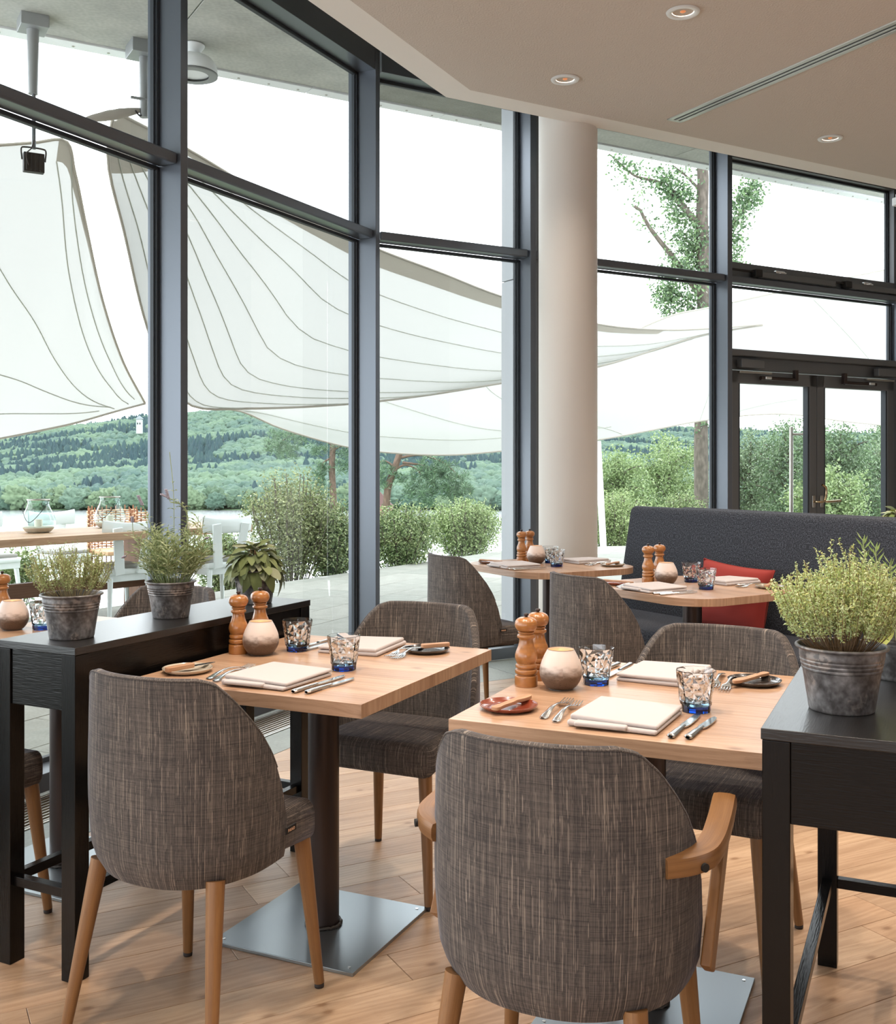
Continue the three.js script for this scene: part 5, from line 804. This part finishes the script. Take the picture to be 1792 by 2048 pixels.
// leafy tree: trunk, a few boughs, clusters of leaves
function boughs(list, parent, mat) { part('boughs', merge(list.map(([pts, r0, r1]) => { const c = new THREE.CatmullRomCurve3(pts, false, 'centripetal'), n = 14, m = 9; const fr = c.computeFrenetFrames(n); return grid(n, m, (u, v, i) => { const p = c.getPointAt(u), q = v * Math.PI * 2, rr = lerp(r0, r1, u) * (1 + 0.12 * nz(u * 9, v * 4, r0 * 50)); return p.addScaledVector(fr.normals[i], Math.cos(q) * rr).addScaledVector(fr.binormals[i], Math.sin(q) * rr); }, (u, v) => [v * r0 * 6, u * c.getLength()]); })), mat, parent); }
function clusters(L, r, curves, perMetre, spreadR, leaf, from = 0.15) { for (const [c, k = 1] of curves) { const n = Math.round(c.getLength() * perMetre * k); for (let j = 0; j < n; j++) { const t = lerp(from, 1, r()), p = c.getPoint(t); const s = spreadR * (0.4 + r()), q = p.clone().add(V3((r() - 0.5) * 2, (r() - 0.5) * 2, (r() - 0.5) * 2).multiplyScalar(s)); const m = 7 + Math.floor(r() * 5); for (let i = 0; i < m; i++) L[Math.floor(r() * L.length)].add(q.clone().add(V3(r() - 0.5, r() - 0.5, r() - 0.5).multiplyScalar(leaf * 3)), V3(r() - 0.5, r() - 0.3, r() - 0.5), leaf * (0.7 + 0.6 * r()), leaf * 0.55, r); } } }
{ // the oak right of the column
  const P = V3, t = thing('oak_tree', 'oak with rugged trunk and sparse lobed leaves beyond the right-hand windows', 'tree', [5.755, 0.023, 24]), r = rng(51);
  const list = [[[P(0.023, -0.91, 0), P(0, 1.592, 0), P(0.023, 3.867, 0), P(0.068, 5.46, 0), P(0.023, 6.938, 0), P(0.045, 8.076, 0), P(-0.023, 9.1, 0)], 0.17, 0.13], [[P(-0.045, 6.688, 0), P(-0.455, 7.143, 0), P(-0.819, 7.598, 0), P(-1.046, 7.712, 0), P(-1.501, 7.826, 0), P(-1.9, 8.167, 0), P(-2.093, 8.326, 0)], 0.06, 0.015], [[P(-0.023, 5.118, 0), P(-0.591, 5.915, 0), P(-1.046, 6.483, 0), P(-1.274, 6.825, 0), P(-1.365, 7.029, 0), P(-1.524, 7.143, 0)], 0.08, 0.035], [[P(0.045, 6.597, 0), P(-0.478, 7.28, 0), P(-0.648, 7.507, 0), P(-0.91, 7.848, 0)], 0.06, 0.02], [[P(0.141, 5.972, -0.3), P(0.677, 6.591, -0.5), P(1.026, 7.056, -0.5), P(1.316, 7.811, -0.5), P(1.49, 8.217, -0.5)], 0.07, 0.02], [[P(-0.023, 7.507, 0), P(-0.364, 7.848, 0), P(-0.648, 8.076, 0)], 0.04, 0.012], [[P(0.023, 4.55, 0), P(-0.478, 5.118, 0), P(-0.762, 5.141, 0)], 0.04, 0.01], [[P(0.045, 5.005, 0), P(0.432, 5.46, 0), P(0.83, 5.687, 0)], 0.04, 0.01], [[P(0.023, 3.867, 0), P(-0.364, 4.55, 0), P(-0.819, 4.777, 0)], 0.03, 0.01]];
  boughs(list, t, bark);
  const L = [0, 1, 2].map(() => new Leaves()), mats = [leafMat(94, 122, 82), leafMat(118, 144, 98), leafMat(76, 102, 68)], cv = (...pts) => new THREE.CatmullRomCurve3(pts);
  clusters(L, r, [[cv(P(-0.364, 7.848, 0), P(-0.933, 7.757, 0), P(-1.501, 7.848, 0), P(-1.979, 8.212, 0)), 0.8], [cv(P(-0.08, 7.507, 0), P(-0.591, 7.336, 0), P(-0.819, 7.507, 0)), 1.6], [cv(P(0, 6.483, 0), P(-0.364, 6.711, 0), P(-0.648, 6.938, 0)), 1.5], [cv(P(-0.08, 5.46, 0), P(-0.478, 5.687, 0), P(-0.762, 5.915, 0)), 1.5], [cv(P(-0.136, 6.142, 0), P(-0.591, 6.37, 0)), 1.4], [cv(P(-0.023, 4.777, 0), P(-0.591, 5.118, 0), P(-0.819, 5.175, 0)), 1.6], [cv(P(0.023, 5.46, 0), P(-0.136, 5.915, 0), P(0.023, 6.483, 0)), 1.3], [cv(P(0.023, 4.55, 0), P(-0.364, 4.777, 0), P(-0.762, 4.72, 0)), 1.0], [cv(P(0.603, 6.483, 0), P(0.944, 7.052, 0), P(1.285, 7.905, 0)), 1.0], [cv(P(0.432, 6.938, 0), P(1.001, 7.28, 0), P(1.342, 7.45, 0)), 0.9], [cv(P(0.205, 5.232, 0), P(0.66, 5.801, 0), P(0.864, 6.483, 0)), 0.7], [cv(P(-1.046, 6.483, 0), P(-1.331, 6.916, 0), P(-1.524, 7.143, 0)), 0.25], [cv(P(-0.705, 5.005, 0), P(-0.91, 5.46, 0)), 0.8]], 66, 0.23, 0.10, 0);
  clusters(L, r, [[cv(P(-0.023, 8.076, 0), P(0.023, 9.1, 0), P(-0.25, 10.009, 0)), 1.2], [cv(P(-0.25, 2.047, 0), P(0, 2.275, 0), P(0.205, 1.82, 0)), 0.4]], 30, 0.25, 0.10);
  L.forEach((l, i) => part('foliage', l.geo(), mats[i], t));
}
function roundTree(label, at, h, w, mats, seed, airy = 2.1, leaf = 0.078, name = 'leafy_tree') {
  const r = rng(seed), t = thing(name, label, 'tree', at), list = [[[V3(0, -0.6, 0), V3(0.04 * h, h * 0.3, 0), V3(0, h * 0.62, 0), V3(0.02, h * 0.92, 0)], 0.022 * h + 0.03, 0.02]], cs = [];
  for (let k = 0; k < 22; k++) { const a = k * 2.4 + r(), y0 = h * (0.12 + 0.62 * k / 22), len = w * 0.5 * (0.75 + 0.35 * r()) * Math.sqrt(Math.max(0.15, 1 - Math.pow((y0 / h - 0.42) * 1.45, 2))), p0 = V3(0, y0, 0), p1 = V3(Math.cos(a) * len, y0 + h * (0.10 + 0.16 * r()), Math.sin(a) * len), m = p0.clone().lerp(p1, 0.5).add(V3(0, h * 0.05, 0)); list.push([[p0, m, p1], 0.035, 0.008]); cs.push([new THREE.CatmullRomCurve3([p0, m, p1]), airy]); }
  cs.push([new THREE.CatmullRomCurve3([V3(0, h * 0.6, 0), V3(0, h * 0.98, 0)]), airy * 1.5]);
  boughs(list, t, bark); const L = mats.map(() => new Leaves()); clusters(L, r, cs, 34, 0.045 * h + 0.14, leaf, 0.15); L.forEach((l, i) => part('foliage', l.geo(), mats[i], t)); return t;
}
const fresh = [leafMat(134, 154, 102), leafMat(152, 170, 118), leafMat(112, 134, 86)], mid = [leafMat(94, 118, 84), leafMat(114, 138, 98), leafMat(78, 100, 70)], dull = [leafMat(108, 128, 94), leafMat(128, 146, 110), leafMat(88, 108, 78)];
roundTree('fresh green birch just beyond the sail pole', [4.14, -1.194, 26], 2.773, 1.6, fresh, 61);
roundTree('pale feathery tree filling the window before the oak trunk', [5.826, -1.387, 28], 3.424, 2.1, fresh, 62, 1.8);
roundTree('darker tree between the birch and the pale tree', [5.818, -1.677, 31], 2.718, 1.2, mid, 63);
roundTree('broad green tree behind the first door leaf', [8.588, -1.58, 30], 3.81, 2.4, dull, 64);
roundTree('branchy tree behind the meeting stiles of the doors', [8.753, -1.29, 27], 3.736, 1.8, mid, 65, 1.5);
roundTree('bushy tree behind the second door leaf', [9.289, -1.097, 25], 3.365, 2.2, mid, 66, 2.2);
roundTree('light green young tree low behind the second door leaf', [7.554, -0.71, 21], 1.891, 1.3, fresh, 67);
roundTree('tree at the far side of the doors beside the end post', [11.731, -1.387, 28], 3.848, 2.2, dull, 68);
// pines
function pine(label, at, trunk, branches, tufts, seed) {
  const r = rng(seed), P = ([x, y]) => V3(x, y, 0), t = thing('pine_tree', label, 'tree', at);
  boughs([[trunk.map(P), 0.115, 0.085], ...branches.map((b) => [b.map(P), 0.04, 0.01])], t, pineBark);
  const L = [0, 1, 2].map(() => new Leaves()), mats = [leafMat(84, 112, 84, 0.15), leafMat(106, 134, 100, 0.15), leafMat(66, 90, 70, 0.15)];
  for (const [x, y, R0, n] of tufts) { const c = P([x, y]); for (let k = 0; k < n; k++) { const q = V3(r() - 0.5, (r() - 0.5) * 0.7, r() - 0.5).multiplyScalar(2 * R0).add(c); for (let i = 0; i < 14; i++) L[Math.floor(r() * 3)].add(q, V3(r() - 0.5, r() - 0.25, r() - 0.5), 0.16 + 0.08 * r(), 0.018, r, 0.05); } }
  L.forEach((l, i) => part('needles', l.geo(), mats[i], t));
}
pine('straight pine with orange bark in the window behind the sage', [-3.566, -0.776, 33], [[0, 0], [-0.016, 0.938], [-0.063, 1.877], [-0.031, 2.815], [0, 4.066]], [[[-0.031, 2.659], [-0.594, 2.94], [-1.22, 3.003], [-1.689, 2.737]], [[-0.031, 2.502], [0.344, 2.659], [0.813, 2.502]], [[-0.063, 2.268], [-0.313, 2.111], [-0.438, 1.72]]], [[-1.689, 2.815, 0.407, 60], [-1.455, 2.424, 0.344, 40], [-1.064, 2.815, 0.25, 26], [-1.877, 2.502, 0.219, 16], [-0.438, 2.502, 0.25, 26], [-0.36, 1.877, 0.25, 30], [-0.438, 1.564, 0.188, 16], [0.344, 2.502, 0.344, 40], [0.344, 1.955, 0.282, 28], [-0.313, 1.329, 0.188, 12]], 71);
pine('leaning pine with bare orange boughs in the narrow window', [-1.791, -0.443, 30], [[0, 0], [0.043, 0.64], [0.085, 1.066], [0.256, 1.564], [0.427, 2.062], [0.64, 2.701]], [[[0.256, 1.564], [0.569, 1.706], [0.924, 1.564], [1.066, 1.351]], [[0.427, 1.919], [0.995, 1.991], [1.564, 1.82], [1.919, 1.564], [2.133, 1.351]], [[0.284, 1.635], [0, 1.82], [-0.213, 1.777]], [[0.498, 1.777], [1.137, 1.678], [1.422, 1.493]]], [[1.28, 1.706, 0.341, 50], [1.706, 1.493, 0.37, 56], [2.062, 1.209, 0.341, 50], [2.204, 0.995, 0.256, 30], [0.995, 1.351, 0.284, 34], [1.422, 1.209, 0.313, 40], [0.853, 0.924, 0.284, 30], [1.137, 0.711, 0.227, 24], [-0.071, 1.564, 0.313, 40], [-0.142, 1.209, 0.227, 24], [0.427, 1.28, 0.199, 16], [1.564, 0.924, 0.256, 28], [1.919, 0.853, 0.199, 20]], 72);

// ---------------------------------------------------------------- land, lake, far shore, forest
const LAKE = -20;
const shoreD = 474;
const terrainH = (x, d) => {
  if (d < shoreD) { const near = interp(d, [[8, -0.35], [16, -1.0], [30, -3.5], [80, -13], [160, -21.5], [300, -24], [shoreD - 12, -23], [shoreD, -19.6]]); return Math.min(near, d < 40 ? interp(d, [[8, -0.4], [20, -0.9], [40, -4.6]]) : 0); }
  const ridge = interp(x / d, [[-0.519, 16], [-0.425, 23], [-0.363, 34], [-0.29, 45], [-0.197, 55], [-0.14, 54], [-0.064, 46], [0.049, 38], [0.168, 34], [0.286, 30], [0.523, 22]]);
  const u = clamp((d - shoreD) / (1150 - shoreD)); return lerp(-19.4, ridge, 0.12 * smooth(u * 5) + 0.88 * smooth(Math.pow(u, 1.25))) + 5 * nz(x * 0.006, d * 0.006, 2) * smooth(u * 3);
};
{
  const g = grid(60, 70, (u, v) => { const d = v < 0.45 ? lerp(8.9, shoreD, Math.pow(v / 0.45, 2.4)) : lerp(shoreD, 1500, (v - 0.45) / 0.55), x = lerp(-0.62, 0.62, u) * d; return V3(x, terrainH(x, d) - (d < 20 && dot2([x, d], n3) > c3 - 8 && x > 0 ? 0 : 0), -d); });
  const land = structure(part('hill_land', g, std({ color: srgb(96, 122, 84), roughness: 1 }), scene));
  const lake = structure(part('lake_water', new THREE.PlaneGeometry(900, 480, 1, 1), phy({ color: srgb(225, 230, 232), roughness: 0.38, metalness: 0.75, clearcoat: 1, clearcoatRoughness: 0.08, bumpMap: texture(256, (u, v) => 128 + 100 * nz(u * 30, v * 30, 3), { srgb: false, rx: 30, ry: 16 }), bumpScale: 0.02 }), scene)); lake.rotation.x = -Math.PI / 2; lake.position.set(-60, LAKE, -(shoreD - 238));
}
{ // far forest: crowns of two kinds; the shore trees one by one, the rest of the wood as one mass
  const blob = (seed, tall, det = 3) => { const g = new THREE.IcosahedronGeometry(1, det), p = g.attributes.position; for (let i = 0; i < p.count; i++) { const v = V3().fromBufferAttribute(p, i), k = 1 + 0.3 * nz(v.x * 1.7 + seed, v.y * 1.7, v.z * 1.7) + 0.22 * nz(v.x * 4, v.y * 4 + seed, v.z * 4) + 0.26 * nz(v.x * 9, v.y * 9, v.z * 9 + seed) + (det > 3 ? 0.2 * nz(v.x * 19, v.y * 19, v.z * 19) : 0); const c = tall ? clamp(1.15 - 0.5 * (v.y + 1) * 0.95, 0.06, 1) : 1; p.setXYZ(i, v.x * k * c, v.y * k * (tall ? 1.9 : 0.95), v.z * k * c); } const m = mergeVerts(g); m.computeVertexNormals(); return m; };
  const mergeVerts = (g) => { const q = g.clone(); q.deleteAttribute('normal'); q.deleteAttribute('uv'); const n = new THREE.BufferGeometry(), map = new Map(), pos = [], idx = [], p = q.attributes.position; for (let i = 0; i < p.count; i++) { const k = [p.getX(i), p.getY(i), p.getZ(i)].map((x) => x.toFixed(4)).join(); if (!map.has(k)) { map.set(k, pos.length / 3); pos.push(p.getX(i), p.getY(i), p.getZ(i)); } idx.push(map.get(k)); } n.setAttribute('position', new THREE.Float32BufferAttribute(pos, 3)); n.setIndex(idx); return n; };
  const crowns = [blob(1), blob(7), blob(13)], shoreCrowns = [blob(1, false, 9), blob(7, false, 9), blob(13, false, 9)], spire = blob(3, true), r = rng(201);
  const crownM = [srgb(76, 96, 76), srgb(92, 110, 84), srgb(66, 88, 74), srgb(82, 102, 86)].map((c) => std({ color: c, roughness: 1 })), fir = std({ color: srgb(46, 74, 70), roughness: 1 });
  const trunkG = bar(V3(0, -1.4, 0), V3(0, 0, 0), 0.08, 0.06, 6), protoT = [];
  let made = 0;
  for (let k = 0; k < 110; k++) {
    const tan = -0.4531 + k * 0.005877 + (r() - 0.5) * 0.00474; if (tan > 0.201) break; if (tan > 0.0564 && tan < 0.1417) continue;   // the column hides a stretch of the shore
    const d = shoreD + 4 + r() * 14, x = tan * d, s = 3.0 + 3.8 * r() * r() + 1.2 * r(), y = terrainH(x, d) + s * 0.75, kind = Math.floor(r() * 3), tone = Math.floor(r() * 4), key = kind * 4 + tone;
    let o; if (!protoT[key]) { o = protoT[key] = thing('shore_tree', 'rounded leafy tree standing in the row along the far shore of the lake', 'tree', [0, 0, 0], 0, 'trees along the far lake shore'); part('crown', shoreCrowns[kind], crownM[tone], o); part('trunk', trunkG, bark, o); } else { o = protoT[key].clone(); o.name = numbered('shore_tree'); o.userData = { ...protoT[key].userData }; scene.add(o); }
    o.position.set(x, y, -d); o.rotation.y = r() * 6; o.scale.set(s * (0.9 + 0.3 * r()), s * (0.75 + 0.5 * r()), s * (0.9 + 0.3 * r())); made++;
  }
  const put = [[], [], [], []];
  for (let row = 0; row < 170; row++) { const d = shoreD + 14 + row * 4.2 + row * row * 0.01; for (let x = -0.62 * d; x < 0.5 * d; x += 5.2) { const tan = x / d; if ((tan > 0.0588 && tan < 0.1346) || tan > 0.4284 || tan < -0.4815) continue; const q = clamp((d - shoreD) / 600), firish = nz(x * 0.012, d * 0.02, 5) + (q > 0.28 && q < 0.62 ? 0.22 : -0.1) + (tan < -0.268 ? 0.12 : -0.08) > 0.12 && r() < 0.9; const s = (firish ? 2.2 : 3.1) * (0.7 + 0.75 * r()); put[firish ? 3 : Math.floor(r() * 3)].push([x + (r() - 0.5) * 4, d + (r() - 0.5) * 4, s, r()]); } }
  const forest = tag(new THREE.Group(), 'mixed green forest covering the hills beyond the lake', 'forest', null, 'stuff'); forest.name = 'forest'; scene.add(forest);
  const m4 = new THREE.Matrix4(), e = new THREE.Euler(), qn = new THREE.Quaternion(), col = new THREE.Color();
  put.forEach((list, k) => { const im = new THREE.InstancedMesh(k === 3 ? spire : crowns[k], std({ color: 0xffffff, roughness: 1 }), list.length); im.name = k === 3 ? 'conifers' : 'crowns'; list.forEach(([x, d, s, q], i) => { e.set(0, q * 6.3, 0); qn.setFromEuler(e); m4.compose(V3(x, terrainH(x, d) + s * (k === 3 ? 1.2 : 0.6), -d), qn, V3(s * (0.9 + 0.2 * q), s, s)); im.setMatrixAt(i, m4); const t = clamp((nz(x * 0.02, d * 0.02, 9) + 0.5) * 0.7 + q * 0.4 - 0.1); if (k === 3) col.copy(srgb(46, 66, 72)).lerp(srgb(62, 84, 82), t); else col.copy(srgb(64, 86, 80)).lerp(srgb(96, 116, 92), t); im.setColorAt(i, col); }); im.userData.kind = 'stuff'; im.castShadow = im.receiveShadow = true; forest.add(im); });  // bluish, muted crown colours: distance haze put into the greens
}
{ // house on the hill, red-roofed hut, boats
  const o = V3(-263.175, 32.884, -900), t = thing('hill_house', 'small pale tower house on the wooded ridge', 'house', [o.x, o.y - 6, 900]); part('wall', box(4.4, 13, 4.4, 0, 6, 0, 0), std({ color: srgb(170, 176, 172) }), t); part('roof', (() => { const g = new THREE.ConeGeometry(4.2, 3.2, 4); g.rotateY(Math.PI / 4); g.translate(0, 13.5, 0); return g; })(), std({ color: srgb(110, 118, 120) }), t); part('window', merge([box(0.9, 1.6, 0.2, -1, 8, 2.2, 0), box(0.9, 1.6, 0.2, 1, 8, 2.2, 0)]), black, t);
  const p = V3(-3.953, -1.125, -60), h = thing('boat_hut', 'small hut with a dark red roof among the pines', 'hut', [p.x, p.y - 1.2, 60]); part('wall', box(1.6, 1.3, 1.6, 0, 0.6, 0, 0), std({ color: srgb(130, 100, 90) }), h); part('roof', (() => { const g = new THREE.CylinderGeometry(0.02, 1.15, 0.9, 4, 1); g.rotateY(Math.PI / 4); g.translate(0, 1.65, 0); return g; })(), std({ color: srgb(84, 62, 58) }), h);
  const hull = grid(16, 8, (u, v) => { const w = 1.1 * Math.pow(Math.sin(Math.PI * clamp(u * 0.88 + 0.1)), 0.6), q = (v - 0.5) * Math.PI; return V3(Math.sin(q) * w, -Math.cos(q) * 0.9 * (1 - 0.2 * u) + 0.5 + 0.3 * u * u, (u - 0.5) * 7.5); });
  const deck = grid(16, 2, (u, v) => { const w = 1.1 * Math.pow(Math.sin(Math.PI * clamp(u * 0.88 + 0.1)), 0.6); return V3((v - 0.5) * 2 * w, 0.5 + 0.3 * u * u, (u - 0.5) * 7.5); });
  const mk = (label, x, d, f, red) => { const b = thing('sailboat', label, 'boat', [x, LAKE, d], f, 'sailboats moored at the marina'); part('hull', hull, whiteMetal, b); part('deck', deck, whiteMetal, b); part('cabin', box(1.2, 0.5, 2.4, 0, 0.95, 0.3, 0.15), whiteMetal, b); part('mast', bar(V3(0, 0.5, -0.4), V3(0, 11.5, -0.4), 0.09, 0.06, 6), whiteMetal, b); part('boom', bar(V3(0, 1.5, -0.3), V3(0, 1.6, 3), 0.16, 0.1, 8), red ? std({ color: srgb(176, 52, 44), roughness: 0.8 }) : whiteMetal, b); return b; };
  const spots = [[5.054, 172, 40], [6.688, 196, 30], [6.294, 160, 40], [8.982, 206, 30], [8.712, 182, 40], [25.621, 170, 35], [30.654, 196, 35], [26.085, 160, 35], [31.382, 186, 35], [-2.502, 176, 80, 1], [-1.062, 160, 80], [-4.171, 200, 80]];
  const b0 = mk('white sailboat with bare mast moored among the boats on the lake', ...spots[0]); spots.slice(1).forEach(([x, d, f, red], i) => { if (red) mk('white sailboat with a red sail cover glimpsed between two shrubs', x, d, f, 1).userData.group = undefined; else copyOf(b0, b0.userData.label, [x, LAKE, d], f); });
}
{ // small white sensor under the ceiling by the doors
  const o = thing('ceiling_sensor', 'small white box sensor under the ceiling edge near the doors', 'sensor', [3.62, 3.475, 8.45], 60); part('bracket', box(0.05, 0.03, 0.05, 0, -0.016, 0, 0.004), whiteMetal, o); part('housing', box(0.075, 0.07, 0.11, 0, -0.065, 0, 0.012, 3), whiteMetal, o);
}
renderer.render(scene, camera);
